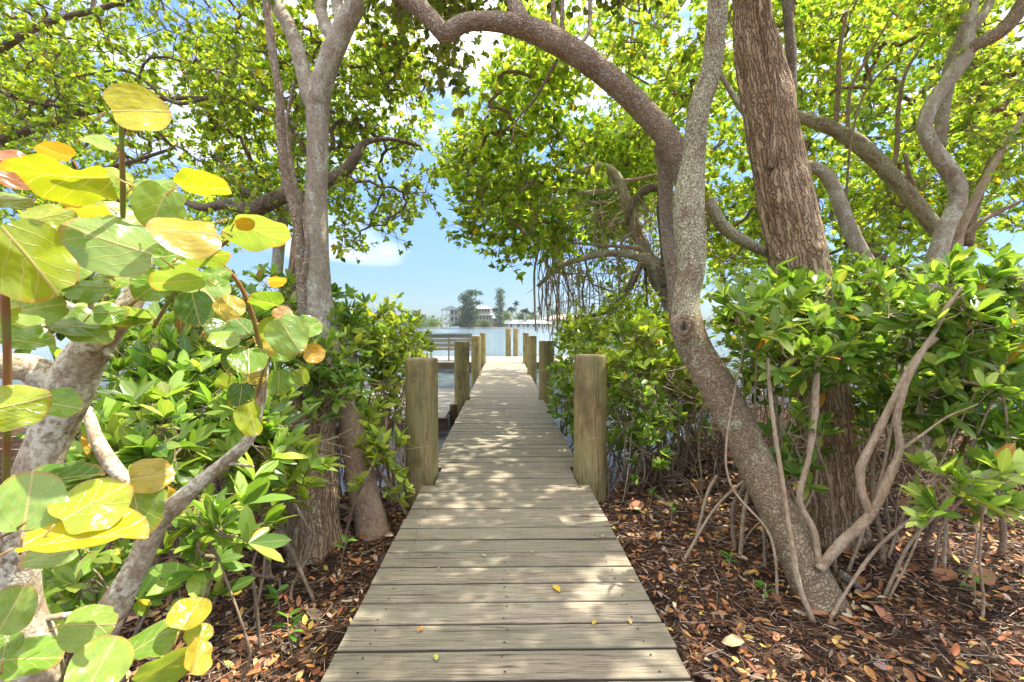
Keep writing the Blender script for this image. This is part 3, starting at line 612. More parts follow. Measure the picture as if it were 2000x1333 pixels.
# crown over the boardwalk, above the picture: it throws the dappled shade
def box_nodes(lo_, hi_, n, hole=0, seed=0, test=None):
    o_ = []
    while len(o_) < n:
        p = np.array(lo_) + R.random(3) * (np.array(hi_) - np.array(lo_))
        if hole and vnoise(p * 1.2 + seed) < hole - 1: continue
        x_, y_ = to_px(p)
        if p[1] > .2 and y_ > -60 and -100 < x_ < 2100: continue
        if test and not test(p): continue
        o_.append(p)
    return np.array(o_)
def shade_ok(p):
    k = (p[2] - 1.1) / SUN_DIR[2]; lx, ly = p[0] - k * SUN_DIR[0], p[1] - k * SUN_DIR[1]
    if lx < -.25 and ly < 2.3: return False
    if lx > 1.1 and R.random() < .6: return False
    return True
nodes = box_nodes((-.6, .2, 4.0), (4.2, 4.9, 5.8), 130, .85, 3, shade_ok)
crown(T2, nodes, l1[-60:], 11, .26, (.06, .032), 6, CANOPY, 'twig')

# --- shrubby side stems at the leaning tree
b = P(1600, 1110, 2.2); b[2] = -.2
S1 = tree('forked_sapling', 'slender pale-stemmed sapling forking in a V from the foot of the leaning tree', 'sapling', b)
for k, rows in enumerate([((1600, 1112, 2.2, 27), (1640, 1065, 2.18, 28), (1700, 1005, 2.14, 27), (1735, 935, 2.1, 24), (1757, 880, 2.08, 21), (1752, 820, 2.06, 19), (1770, 750, 2.03, 17), (1800, 690, 2.0, 15), (1830, 640, 1.98, 13), (1850, 600, 1.96, 14), (1880, 560, 1.94, 8)),
                           ((1700, 1005, 2.14, 22), (1684, 960, 2.14, 22), (1682, 910, 2.14, 22), (1712, 850, 2.12, 21), (1745, 780, 2.1, 19), (1790, 700, 2.08, 17), (1830, 660, 2.05, 13)),
                           ((1600, 1100, 2.22, 18), (1590, 1040, 2.24, 18), (1562, 975, 2.26, 16), (1578, 900, 2.26, 15), (1590, 820, 2.26, 18), (1594, 740, 2.26, 16), (1600, 690, 2.26, 9)),
                           ((1757, 880, 2.08, 9), (1800, 850, 2.05, 8), (1850, 815, 2.0, 6), (1910, 790, 1.95, 5))]):
    mb = MB(); sx = tube(mb, TB_(*rows), 16, .14, 22, step=.012, seed=30 + k); mb.build('stem', M['pale_twig'], S1)
    if k == 0: sA = sx
    if k == 2: sC = sx
b = P(1570, 1200, 2.1); b[2] = -.2
S2 = tree('thin_pole_stem', 'thin bare straight stem standing just in front of the leaning trunk', 'sapling', b)
mb = MB(); sB = tube(mb, TB_((1588, 1215, 2.08, 16), (1560, 1140, 2.1, 14), (1545, 1050, 2.13, 12), (1525, 920, 2.18, 11), (1510, 820, 2.22, 10), (1502, 740, 2.25, 9), (1500, 700, 2.27, 8)), 12, .06, 12, step=.02, seed=35); mb.build('stem', M['pale_twig'], S2)

# --- big shaggy trunk
b = P(1640, 1080, 2.85); b[2] = -.2
T3 = tree('shaggy_tree', 'massive tree with deeply furrowed shaggy brown bark, the thickest trunk right of centre', 'tree', b)
mb = MB(); g1 = tube(mb, TB_((1648, 1120, 2.8, 170), (1638, 1040, 2.85, 140), (1622, 920, 2.9, 132), (1606, 800, 2.95, 134), (1590, 700, 3.0, 138), (1572, 600, 3.0, 136), (1555, 500, 3.0, 134), (1535, 400, 3.0, 130), (1516, 300, 3.0, 122), (1498, 200, 3.0, 118), (1482, 120, 3.0, 106), (1472, 60, 3.0, 98), (1468, 0, 3.0, 88), (1462, -120, 3.0, 84), (1450, -300, 3.0, 60), (1440, -480, 3.0, 40)), 110, .05, 4, ridge=.085, ridge_n=13, step=.012, seed=40, flare=.1); mb.build('trunk', M['shaggy_bark'], T3)
mb = MB(); tube(mb, TB_((1506, 330, 2.88, 20), (1515, 280, 2.86, 26), (1512, 200, 2.86, 20), (1500, 100, 2.86, 22), (1490, 20, 2.86, 26), (1500, -60, 2.86, 30)), 24, .12, 12, ridge=.12, ridge_n=7, step=.015, seed=41); mb.build('limb', M['shaggy_bark'], T3)
mb = MB(); g2 = tube(mb, TB_((1530, 330, 3.1, 20), (1545, 220, 3.3, 22), (1545, 100, 3.4, 24), (1535, -40, 3.5, 24), (1540, -200, 3.6, 18)), 14, .1, 8, step=.04, seed=42); mb.build('limb', M['dark_bark'], T3)
for k in range(7):
    a_ = R.uniform(1440, 1500); mb = MB(); tube(mb, TB_((a_, -20, 2.8, 4), (a_ + R.normal(0, 12), 40, 2.79, 4), (a_ + R.normal(5, 14), 90, 2.78, 3), (a_ + R.normal(10, 14), 120, 2.8, 2)), 6, step=.02); mb.build('hanging_fibre', M['shaggy_bark'], T3)
nodes = box_nodes((.6, .2, 4.6), (4.6, 5.2, 7.0), 180, .9, 8, shade_ok)  # unseen crown above the frame, placed and thinned to shape shade on the deck
crown(T3, nodes, g1[-50:], 12, .34, (.066, .036), 7, CANOPY, 'twig', rbase=.002)

# --- arching limb tree
b = P(1330, 700, 3.2); b[2] = -.2
T4 = tree('arching_tree', 'tree whose reddish scaly limb arches over the boardwalk from the right', 'tree', b)
mb = MB(); a1 = tube(mb, TB_((1540, 1010, 3.2, 36), (1490, 920, 3.25, 34), (1440, 840, 3.3, 34), (1385, 745, 3.35, 34), (1330, 660, 3.4, 34), (1318, 560, 3.35, 36), (1306, 470, 3.35, 32), (1300, 400, 3.3, 34), (1300, 330, 3.25, 36), (1290, 280, 3.2, 34)), 20, .07, 7, step=.04, seed=50); mb.build('trunk', M['scaly_bark'], T4)
mb = MB(); a2 = tube(mb, TB_((1342, 380, 3.1, 40), (1326, 315, 3.05, 52), (1302, 268, 3.02, 54), (1262, 222, 3.0, 53), (1215, 175, 2.95, 52), (1160, 128, 2.9, 52), (1105, 92, 2.87, 51), (1050, 64, 2.85, 49), (1000, 48, 2.83, 44), (950, 42, 2.82, 38), (905, 46, 2.8, 38), (872, 66, 2.8, 42), (858, 56, 2.8, 40), (830, 25, 2.8, 40), (792, -8, 2.8, 42), (730, -80, 2.8, 38), (640, -200, 2.9, 26)), 30, .05, 8, step=.018, seed=51); mb.build('arching_limb', M['scaly_bark'], T4)
mb = MB(); a3 = tube(mb, TB_((1022, 60, 2.84, 48), (1015, 35, 2.84, 38), (1005, 5, 2.84, 32), (1000, -60, 2.84, 30), (1020, -220, 2.9, 20)), 18, .05, 8, step=.02, seed=52); mb.build('limb', M['scaly_bark'], T4)
for k, rows in enumerate([((1090, 75, 2.9, 18), (1082, 40, 2.9, 14), (1080, -40, 2.9, 12), (1085, -180, 2.9, 8)), ((1100, 80, 2.9, 12), (1098, 40, 2.9, 10), (1100, -60, 2.95, 9)), ((1130, 90, 2.95, 8), (1150, 60, 3., 9), (1152, 0, 3.1, 9), (1150, -60, 3.1, 8)), ((1088, 118, 2.9, 8), (1070, 150, 3., 7), (1040, 200, 3.1, 6), (1010, 235, 3.2, 4), (998, 280, 3.2, 3))]):
    mb = MB(); tube(mb, TB_(*rows), 10, .08, 10, step=.03, seed=53 + k); mb.build('side_branch', M['scaly_bark'], T4)
nodes = crown_nodes([(760, -300), (1300, -300), (1250, 20), (1120, 10), (1010, -20), (940, 20), (900, 60), (880, 120), (850, 200), (800, 160), (760, 20)], (2.9, 4.4), 95, None, 7, .7)
crown(T4, nodes, np.vstack([a2, a3]), 7, .19, (.05, .027), 6, CANOPY_O, 'twig', up=-.1, droop=.3)

# --- mangrove with hanging roots, centre right
b = P(1300, 640, 6.6); b[2] = -.5
T7 = tree('mangrove_tree', 'mangrove tree over the water with a curtain of hanging aerial roots, centre right', 'tree', b)
mb = MB(); m1 = tube(mb, TB_((1330, 760, 6.4, 50), (1312, 600, 6.4, 40), (1285, 550, 6.4, 36), (1262, 500, 6.4, 34), (1245, 450, 6.4, 30), (1225, 400, 6.4, 26), (1208, 355, 6.4, 26), (1185, 330, 6.4, 24), (1150, 330, 6.4, 20), (1110, 345, 6.4, 14)), 18, .1, 5, step=.07, seed=60); mb.build('trunk', M['smooth_bark'], T7)
LM = []
for k, rows in enumerate([((1208, 360, 6.4, 16), (1190, 370, 6.4, 12), (1140, 378, 6.5, 11), (1080, 368, 6.5, 9), (1030, 380, 6.6, 6)), ((1185, 330, 6.4, 14), (1150, 310, 6.5, 12), (1110, 270, 6.6, 10), (1080, 220, 6.7, 7)), ((1300, 570, 6.2, 44), (1280, 520, 6.1, 40), (1240, 500, 6.1, 22), (1190, 495, 6.1, 17), (1140, 505, 6.1, 13), (1095, 520, 6.1, 14), (1050, 560, 6.1, 8)),
                           ((1310, 560, 6., 46), (1300, 470, 6., 26), (1290, 420, 6., 18), (1290, 372, 6., 20), (1262, 370, 6., 22), (1235, 400, 6., 18), (1225, 440, 6., 10)), ((1260, 500, 6.3, 14), (1230, 560, 6.2, 16), (1200, 600, 6.2, 14), (1165, 615, 6.2, 10), (1130, 620, 6.2, 6)), ((1210, 355, 6.4, 12), (1250, 350, 6.3, 10), (1290, 340, 6.2, 8)), ((1245, 450, 6.4, 12), (1215, 470, 6.3, 8), (1215, 500, 6.3, 5)), ((1100, 475, 6.3, 4), (1180, 480, 6.2, 7), (1250, 485, 6.2, 12))]):
    mb = MB(); LM.append(tube(mb, TB_(*rows), 12, .1, 6, step=.06, seed=61 + k)); mb.build('limb', M['dark_bark'] if k in (3, 4) else M['pale_twig' if k % 2 else 'smooth_bark'], T7)
for k in range(74):
    x_ = R.choice([R.uniform(1050, 1290), R.normal(1085, 22), R.normal(1120, 30)]); yt = R.uniform(470, 540) if k % 3 else R.uniform(380, 470); yb = R.uniform(600, 680); d_ = R.uniform(5.7, 6.9)
    if k % 5 == 0: yb = yt + R.uniform(60, 140)
    p0, p1 = P(x_, yt, d_), P(x_ + R.normal(0, 9), yb, d_); pm = (p0 + p1) / 2 + R.normal(0, .05, 3); pq = p0 * .75 + p1 * .25 + R.normal(0, .04, 3)
    r_ = R.choice([.004, .006, .009, .015], p=[.4, .35, .2, .05]); mb = MB(); tube(mb, [(*p0, r_), (*pq, r_), (*pm, r_), (*p1, r_ * .8)], 6, .15, 8, step=.1, seed=k); mb.build('aerial_root', M['twig' if k % 3 else 'pale_twig'], T7)
mb = MB()   # thin tangle of dead twigs
A = np.array([P(R.uniform(1090, 1310), R.uniform(380, 600), R.uniform(5.9, 6.5)) for _ in range(520)]); B = A + R.normal(0, .22, A.shape) - np.array([0, 0, .12]); segs(mb, A, B, np.full(520, .0055), np.full(520, .0028), 4); mb.build('dead_twigs', M['pale_twig'], T7)['kind'] = 'stuff'
nodes = crown_nodes([(905, 195), (950, 205), (975, 120), (985, 20), (1040, -20), (1100, 60), (1150, 180), (1170, 250), (1160, 330), (1120, 380), (1110, 420), (1110, 470), (1095, 500), (1085, 520), (1040, 500), (1000, 522), (960, 505), (930, 470), (900, 450), (885, 420), (905, 385), (870, 345), (862, 290), (870, 240)], (5.2, 8.2), 260, None, 9, .8); nodes = np.vstack([nodes, crown_nodes([(1150, 200), (1250, 250), (1300, 330), (1290, 440), (1200, 460), (1100, 470), (1110, 400), (1150, 340)], (6.7, 9.5), 170, None, 9, .8), crown_nodes([(1060, 420), (1300, 420), (1310, 600), (1200, 600), (1130, 560), (1065, 560)], (7.2, 10), 35, None, 9, .9)])
crown(T7, nodes, np.vstack([m1] + LM), 8, .24, (.075, .036), 6, CANOPY_Y, 'twig', rbase=.0036)

# --- right side limb trees
b = P(1850, 620, 3.9); b[2] = -.2
T6 = tree('crooked_tree', 'crooked grey tree with a zigzag trunk at the far right', 'tree', b)
mb = MB(); c1 = tube(mb, TB_((1790, 900, 3.9, 60), (1806, 640, 3.9, 52), (1822, 540, 3.9, 48), (1842, 460, 3.88, 46), (1868, 400, 3.86, 45), (1868, 360, 3.84, 46), (1845, 320, 3.82, 44), (1820, 285, 3.8, 40), (1806, 245, 3.8, 38), (1822, 200, 3.8, 38), (1858, 150, 3.8, 42), (1884, 105, 3.8, 46), (1885, 60, 3.8, 40), (1895, 10, 3.8, 36), (1905, -120, 3.9, 28), (1900, -260, 4., 18)), 26, .06, 7, step=.03, seed=70); mb.build('trunk', M['smooth_bark'], T6)
mb = MB(); c2 = tube(mb, TB_((1880, 115, 3.8, 36), (1905, 88, 3.75, 36), (1945, 68, 3.7, 40), (1980, 35, 3.65, 44), (2020, -30, 3.6, 40), (2100, -150, 3.6, 30)), 20, .07, 7, step=.03, seed=71); mb.build('limb', M['scaly_bark'], T6)
mb = MB(); c3 = tube(mb, TB_((1835, 290, 3.95, 30), (1842, 220, 3.95, 34), (1850, 160, 3.95, 36), (1870, 90, 3.95, 30), (1925, 20, 4.0, 26), (1960, -80, 4.1, 20)), 16, .07, 7, step=.04, seed=72); mb.build('limb', M['smooth_bark'], T6)
mb = MB(); c4 = tube(mb, TB_((1862, 540, 4.1, 40), (1866, 480, 4.1, 36), (1880, 440, 4.05, 24), (1925, 350, 4., 22), (1970, 270, 4., 16), (2020, 200, 4., 12)), 14, .08, 8, step=.04, seed=73); mb.build('limb', M['pale_twig'], T6)
mb = MB(); c5 = tube(mb, TB_((1885, 460, 4.2, 14), (1930, 425, 4.2, 14), (2000, 390, 4.2, 10)), 12, .08, 8, step=.04, seed=74); mb.build('limb', M['twig'], T6)
nodes = crown_nodes([(1700, -350), (2350, -350), (2350, 420), (2020, 400), (1960, 380), (1900, 330), (1880, 180), (1800, 60), (1720, 0)], (3.6, 6.2), 190, None, 11, .82)
crown(T6, nodes, np.vstack([c1[-50:], c2, c3, c4, c5]), 8, .22, (.058, .03), 6, CANOPY_Y, 'twig', rbase=.0034)
b = P(1830, 640, 4.7); b[2] = -.2
T5 = tree('rough_limbed_tree', 'tree with a rough mossy limb slanting left up to the shaggy trunk', 'tree', b)
mb = MB(); e1 = tube(mb, TB_((1890, 760, 4.7, 60), (1880, 600, 4.7, 58), (1868, 520, 4.7, 50), (1840, 460, 4.7, 46), (1790, 400, 4.7, 48), (1745, 345, 4.7, 46), (1690, 295, 4.7, 44), (1640, 258, 4.7, 38), (1580, 235, 4.7, 34), (1520, 215, 4.7, 26), (1440, 190, 4.8, 16)), 26, .14, 7, step=.035, seed=75, ridge=.04); mb.build('trunk', M['dark_bark'] if 0 else M['lichen_dark'] if 'lichen_dark' in M else M['lichen_bark'], T5)
E = []
for k, rows in enumerate([((1740, 345, 4.7, 12), (1752, 290, 4.7, 12), (1755, 210, 4.7, 11), (1770, 140, 4.7, 9), (1800, 90, 4.7, 7), (1830, 30, 4.7, 5)), ((1655, 290, 4.7, 9), (1660, 180, 4.7, 9), (1690, 120, 4.7, 7), (1730, 50, 4.7, 5)), ((1650, 440, 4.6, 5), (1655, 350, 4.6, 6), (1665, 260, 4.6, 7), (1690, 180, 4.7, 6), (1740, 120, 4.7, 4)), ((1632, 245, 4.7, 12), (1638, 170, 4.7, 12), (1640, 100, 4.7, 10), (1655, 20, 4.8, 8)), ((1800, 400, 4.7, 14), (1775, 340, 4.6, 10), (1768, 300, 4.6, 12)), ((1890, 480, 4.8, 26), (1905, 400, 4.8, 26), (1930, 330, 4.8, 20), (1960, 240, 4.8, 12))]):
    mb = MB(); E.append(tube(mb, TB_(*rows), 10, .1, 9, step=.05, seed=76 + k)); mb.build('limb', M['twig'], T5)
nodes = crown_nodes([(1560, -100), (1900, -60), (1930, 220), (1980, 420), (1900, 470), (1780, 520), (1660, 480), (1620, 300), (1570, 100)], (5.0, 7.4), 150, None, 12, .85)
crown(T5, nodes, np.vstack([e1] + E), 7, .26, (.066, .034), 6, CANOPY_Y, 'twig', rbase=.0034)
b = P(1720, 640, 5.0); b[2] = -.2
T8 = tree('curved_tree', 'thin grey tree curving left behind the thick shaggy trunk', 'tree', b)
mb = MB(); f1 = tube(mb, TB_((1790, 800, 4.3, 50), (1760, 620, 4.3, 40), (1705, 530, 4.3, 38), (1670, 470, 4.3, 37), (1645, 410, 4.3, 36), (1625, 360, 4.3, 34), (1598, 330, 4.3, 30), (1560, 320, 4.35, 26), (1500, 280, 4.4, 20), (1440, 200, 4.5, 14), (1380, 100, 4.6, 8)), 20, .07, 7, step=.035, seed=83); mb.build('trunk', M['smooth_bark'], T8)
mb = MB(); f2 = tube(mb, TB_((1860, 560, 5., 20), (1780, 540, 5., 30), (1720, 505, 5., 26), (1670, 490, 5., 16)), 14, .12, 7, step=.05, seed=84); mb.build('limb', M['dark_bark'], T8)
nodes = crown_nodes([(1180, -200), (1560, -200), (1600, 100), (1640, 400), (1620, 520), (1460, 560), (1390, 500), (1290, 330), (1220, 150)], (4.9, 7.8), 210, None, 13, .84)
crown(T8, nodes, np.vstack([f1, f2]), 7, .27, (.068, .035), 6, CANOPY_Y, 'twig', rbase=.0034)
for (bx, poly, n_, l_, dd, hol) in ((1560, [(1040, 0), (1400, -150), (1900, -150), (1960, 100), (1900, 470), (1700, 590), (1390, 600), (1300, 500), (1130, 460), (1100, 200)], 430, 'yellow green leafy tree in the background between the lichen and shaggy trunks', (9, 14), .92), (2080, [(1700, -120), (2400, -200), (2400, 520), (2050, 470), (1960, 440), (1900, 480), (1800, 560), (1650, 560), (1640, 300)], 300, 'yellow green leafy tree in the background at the far right', (9, 14), .86)):
    b = P(bx, 560, 11.5); b[2] = -.5
    tr_ = tree('background_tree', l_, 'tree', b)
    mb = MB(); h1_ = tube(mb, TB_((bx, 760, 11.5, 40), (bx, 560, 11.5, 36), (bx + 20, 400, 11.5, 26), (bx - 10, 200, 11.5, 16), (bx - 30, 40, 11.5, 8)), 12, .1, 4, step=.2, seed=bx); mb.build('trunk', M['dark_bark'], tr_)
    nodes = crown_nodes(poly, dd, n_, None, bx, hol); crown(tr_, nodes, h1_, 7, .5, (.125, .065), 6, CANOPY_Y, 'dark_twig', rbase=.006, stem_r=.003)
# ================================================================== SHRUBS
def shrub(px, py, rx, ry, d, n, label, name='mangrove_shrub', cat='shrub', palette=SHRUB, lf=(.085, .036), dd=.35, foot=None, nst=5, tips=3, per=7, spread=.13, twig='twig', group=None, roots=4, up=.7):
    c0 = P(px, py, d); gz = float(ground_h(c0[0], d)); base = np.array([c0[0], d, max(gz, -.6)])
    if foot is not None: base = P(*foot); base[2] = ground_h(base[0], base[1])
    o = thing(name, label, cat, base, group)
    t_ = R.normal(0, 1, (n, 3)); t_ = unit(t_) * (R.random((n, 1)) ** .4)
    nodes = np.stack([P(px + a[0] * rx, py + a[1] * ry, d + a[2] * dd) for a in t_])
    nodes = nodes[nodes[:, 2] > ground_h(nodes[:, 0], nodes[:, 1]) + .06]
    seeds = []
    for k in range(nst):
        fx = base + np.array([R.normal(0, .10 + rx / 1800 * d), R.normal(0, .12), 0]); fx[2] = ground_h(fx[0], fx[1]) - .03
        tp = P(px + R.uniform(-.55, .55) * rx, py + R.uniform(-.1, .5) * ry, d + R.uniform(-.4, .4) * dd)
        md = fx * .5 + tp * .5 + np.array([R.normal(0, .07), R.normal(0, .07), R.normal(0, .03)]); m2 = fx * .75 + tp * .25 + R.normal(0, .03, 3)
        r_ = R.uniform(.005, .009) if d < 3 else R.uniform(.007, .013); mb = MB()
        s = tube(mb, [(*fx, r_ * 1.3), (*m2, r_ * 1.05), (*md, r_), (*tp, r_ * .6)], 9, .12, 16, step=.05, seed=k + px); seeds.append(s[len(s) // 2:])
        mb.build('stem', M[twig], o)
        for q in range(roots if k < 3 else 0):       # arching prop roots
            st = s[R.integers(len(s) // 6, max(len(s) // 2, len(s) // 6 + 1))][:3]; a = R.uniform(0, 2 * pi); e = fx + np.array([cos(a), sin(a), 0]) * R.uniform(.12, .35); e[2] = ground_h(e[0], e[1]) - .03
            mb = MB(); mm = (st + e) / 2 + np.array([cos(a), sin(a), 0]) * .06 + np.array([0, 0, .05]); tube(mb, [(*st, .006), (*mm, .0055), (*e, .006)], 6, .1, 16, step=.06, seed=q); mb.build('prop_root', M[twig], o)
    crown(o, nodes, np.vstack(seeds), tips, spread, lf, per, palette, twig, 'shrub_leaf', TB, rbase=.0024, stem_r=.0016, up=up, along=0, fol='foliage')
    return o
LS = [  # left bank
 (720, 668, 95, 62, 4.6, 60, 'bushy mangrove on the left, its sunlit top just under the horizon, beside the forked trunk', SHRUB_Y),
 (795, 672, 58, 38, 5.9, 34, 'small yellow green mangrove bush touching the nearest left piling top', SHRUB_Y),
 (620, 640, 100, 75, 3.9, 60, 'mangrove bush at the foot of the visible forked trunk', SHRUB),
 (640, 730, 80, 60, 3.0, 26, 'dark green mangrove whorls hanging in front of the forked tree roots', SHRUB),
 (520, 620, 90, 70, 3.4, 46, 'mangrove bush behind the sea grape leaves, left of the forked trunk', SHRUB),
 (770, 740, 46, 62, 4.4, 22, 'sparse mangrove sprigs just left of the nearest left piling', SHRUB_Y),
 (430, 690, 110, 90, 2.7, 46, 'leafy mangrove bush in the middle of the left thicket', SHRUB),
 (300, 760, 130, 120, 2.3, 46, 'mangrove bush filling the gap behind the sea grape trunk', SHRUB),
 (480, 830, 110, 90, 2.2, 36, 'mangrove bush low in the left thicket above dark puddles', SHRUB),
 (560, 930, 60, 70, 2.35, 13, 'bright whorled mangrove shoot in front of the forked tree roots', SHRUB_Y),
 (250, 880, 120, 100, 1.9, 30, 'mangrove bush between the two pale sea grape trunks', SHRUB),
 (420, 1060, 70, 90, 1.55, 12, 'dark glossy mangrove whorls right of the slanting sea grape limb', SHRUB),
 (180, 1130, 70, 55, 1.6, 9, 'low green shoot between the sea grape trunks at lower left', SHRUB),
 (380, 560, 110, 50, 4.6, 40, 'mangrove top showing against the sky far left behind the sea grape', SHRUB),
 (330, 640, 200, 70, 5.5, 70, 'dense background mangrove thicket behind the left bushes', SHRUB),
 (60, 580, 170, 90, 3.0, 60, 'tall mangrove bush at the left edge behind the biggest sea grape leaves', SHRUB),
 (735, 900, 46, 60, 3.0, 9, 'few young mangrove sprigs growing in front of the bare smooth root', SHRUB_Y),
 (700, 815, 60, 60, 3.6, 14, 'thin mangrove sprigs over the puddle left of the nearest left piling', SHRUB_Y),
]
RS = [
 (1215, 640, 120, 42, 5.6, 80, 'bright yellow green mangrove bush behind the nearest right piling', SHRUB_Y),
 (1130, 650, 52, 30, 6.6, 34, 'small mangrove bush over the second right piling', SHRUB_Y),
 (1180, 715, 85, 50, 4.7, 44, 'leafy mangrove overhanging the right edge of the boardwalk', SHRUB_Y),
 (1285, 700, 95, 90, 4.0, 60, 'mangrove bush left of the knotted leaning trunk', SHRUB_Y),
 (1245, 820, 60, 80, 3.7, 26, 'low dark green mangrove right beside the nearest right piling', SHRUB),
 (1160, 800, 60, 90, 5.2, 40, 'mangrove bush filling the space behind the nearest right piling', SHRUB_Y),
 (1110, 760, 34, 60, 5.4, 22, 'mangrove leaves spilling over the boardwalk beyond the nearest right piling', SHRUB),
 (1470, 625, 70, 60, 2.45, 15, 'large glossy mangrove whorls in front of the knot of the leaning trunk', SHRUB),
 (1560, 600, 110, 60, 2.7, 34, 'mangrove bush across the shaggy trunk at eye height', SHRUB),
 (1580, 680, 120, 60, 2.5, 30, 'mangrove bush hiding the middle of the shaggy trunk', SHRUB),
 (1700, 590, 110, 70, 2.9, 34, 'mangrove bush right of the shaggy trunk under the slanting limb', SHRUB),
 (1800, 620, 120, 90, 2.4, 34, 'mangrove bush around the fork of the slender pale sapling', SHRUB),
 (1930, 590, 110, 80, 2.2, 30, 'tall mangrove bush at the right edge with tips against the sky', SHRUB),
 (1900, 720, 130, 90, 2.3, 34, 'dense mangrove bush in the right thicket at mid height', SHRUB),
 (1820, 800, 120, 60, 2.55, 26, 'loose mangrove bush between the V-shaped stems and the right edge', SHRUB),
 (1340, 790, 60, 60, 4.3, 26, 'small mangrove bush just behind and left of the leaning trunk', SHRUB),
 (1960, 860, 110, 90, 2.4, 28, 'mangrove bush low at the right edge', SHRUB),
 (1880, 960, 110, 50, 2.0, 13, 'spreading dark green mangrove whorls low at right above the litter', SHRUB),
 (1700, 760, 110, 70, 3.2, 34, 'mangrove bush behind the V-shaped pale stems', SHRUB),
 (1480, 720, 70, 50, 3.0, 18, 'mangrove sprigs right of the leaning trunk at chest height', SHRUB),
 (1650, 650, 320, 60, 5.0, 110, 'long dense mangrove thicket behind the right bushes', SHRUB_Y),
 (1560, 860, 40, 70, 2.6, 7, 'thin green shoot against the foot of the shaggy trunk', SHRUB),
 (1960, 700, 200, 90, 4.4, 60, 'mangrove thicket deep behind the right edge bushes', SHRUB),
]
GR = 'mangrove shrubs crowding both sides of the boardwalk'
for (px, py, rx, ry, d, n, l_, p_) in LS + RS:
    near = d < 2.8
    shrub(px, py, rx, ry, d, n, l_, palette=p_, lf=(.098, .038) if near else (.088, .037), dd=.12 * d if d > 3 else .3, group=GR, tips=3 if near else 4, per=7, spread=.15 if near else .18, twig='pale_twig' if px > 1350 and near else 'twig', roots=3 if d > 3 else 0, nst=6 if d > 3 else 2)

# thickets of thin stems and prop roots under the leaves
def thicket(x0, x1, y0, y1, d0, d1, n, label, seed):
    c = P((x0 + x1) / 2, y1, (d0 + d1) / 2); c[2] = ground_h(c[0], c[1])
    o = thing('root_thicket', label, 'mangrove roots', c, 'tangled mangrove root thickets under the bushes')
    for k in range(n):
        d = R.uniform(d0, d1); px = R.uniform(x0, x1); tp = P(px, R.uniform(y0, y0 + 60), d)
        e = tp + np.array([R.normal(0, .16), R.normal(0, .15), 0]); e[2] = ground_h(e[0], e[1]) - .05
        m_ = (tp + e) / 2 + R.normal(0, .05, 3); m2 = tp * .25 + e * .75 + R.normal(0, .035, 3); r_ = R.choice([.005, .008, .013], p=[.55, .37, .08])
        mb = MB(); tube(mb, [(*tp, r_ * .8), (*m_, r_), (*m2, r_), (*e, r_ * 1.2)], 7, .12, 14, step=.06, seed=k); mb.build('prop_root', M[('twig', 'pale_twig', 'dark_twig')[k % 3]], o)
    K = n * 9; A = np.array([P(R.uniform(x0, x1), R.uniform(y0 - 20, y1 - 60), R.uniform(d0, d1)) for _ in range(K)]); dr = R.normal(0, 1, (K, 3)) * np.array([.2, .16, .09]); 
    ok = (A[:, 2] > ground_h(A[:, 0], A[:, 1])) & (np.abs(A[:, 0] - .01) > .85); A = A[ok]; dr = dr[ok]; K = len(A)
    Mi = A + dr * .5 + R.normal(0, .02, A.shape); B = A + dr
    mb = MB(); segs(mb, A, Mi, np.full(K, .0038), np.full(K, .0030), 4); segs(mb, Mi, B, np.full(K, .0030), np.full(K, .0018), 4); mb.build('dry_twigs', M['pale_twig' if seed % 2 else 'twig'], o)['kind'] = 'stuff'
thicket(1200, 1400, 730, 900, 3.6, 5.2, 40, 'tangle of brown mangrove roots between the nearest right piling and the leaning trunk', 1)
thicket(1380, 1620, 740, 900, 3.6, 4.8, 34, 'tangle of mangrove roots seen between the leaning trunk and the shaggy trunk', 2)
thicket(1680, 1990, 740, 930, 3.4, 4.8, 34, 'tangle of thin roots and stems right of the shaggy trunk', 3)
thicket(560, 800, 760, 930, 3.6, 5.0, 34, 'tangle of thin roots standing in the puddle left of the nearest left piling', 4)
thicket(380, 600, 850, 1010, 2.5, 3.8, 34, 'tangle of roots over dark water in the left thicket', 5)
thicket(120, 400, 800, 980, 2.0, 3.4, 34, 'tangle of roots behind the pale sea grape trunk', 6)
thicket(1220, 2000, 700, 800, 5.2, 8.5, 60, 'deep dark tangle of mangrove roots far back under the right bushes', 7)
thicket(100, 640, 720, 840, 4.4, 7.5, 50, 'deep dark tangle of mangrove roots far back under the left bushes', 8)
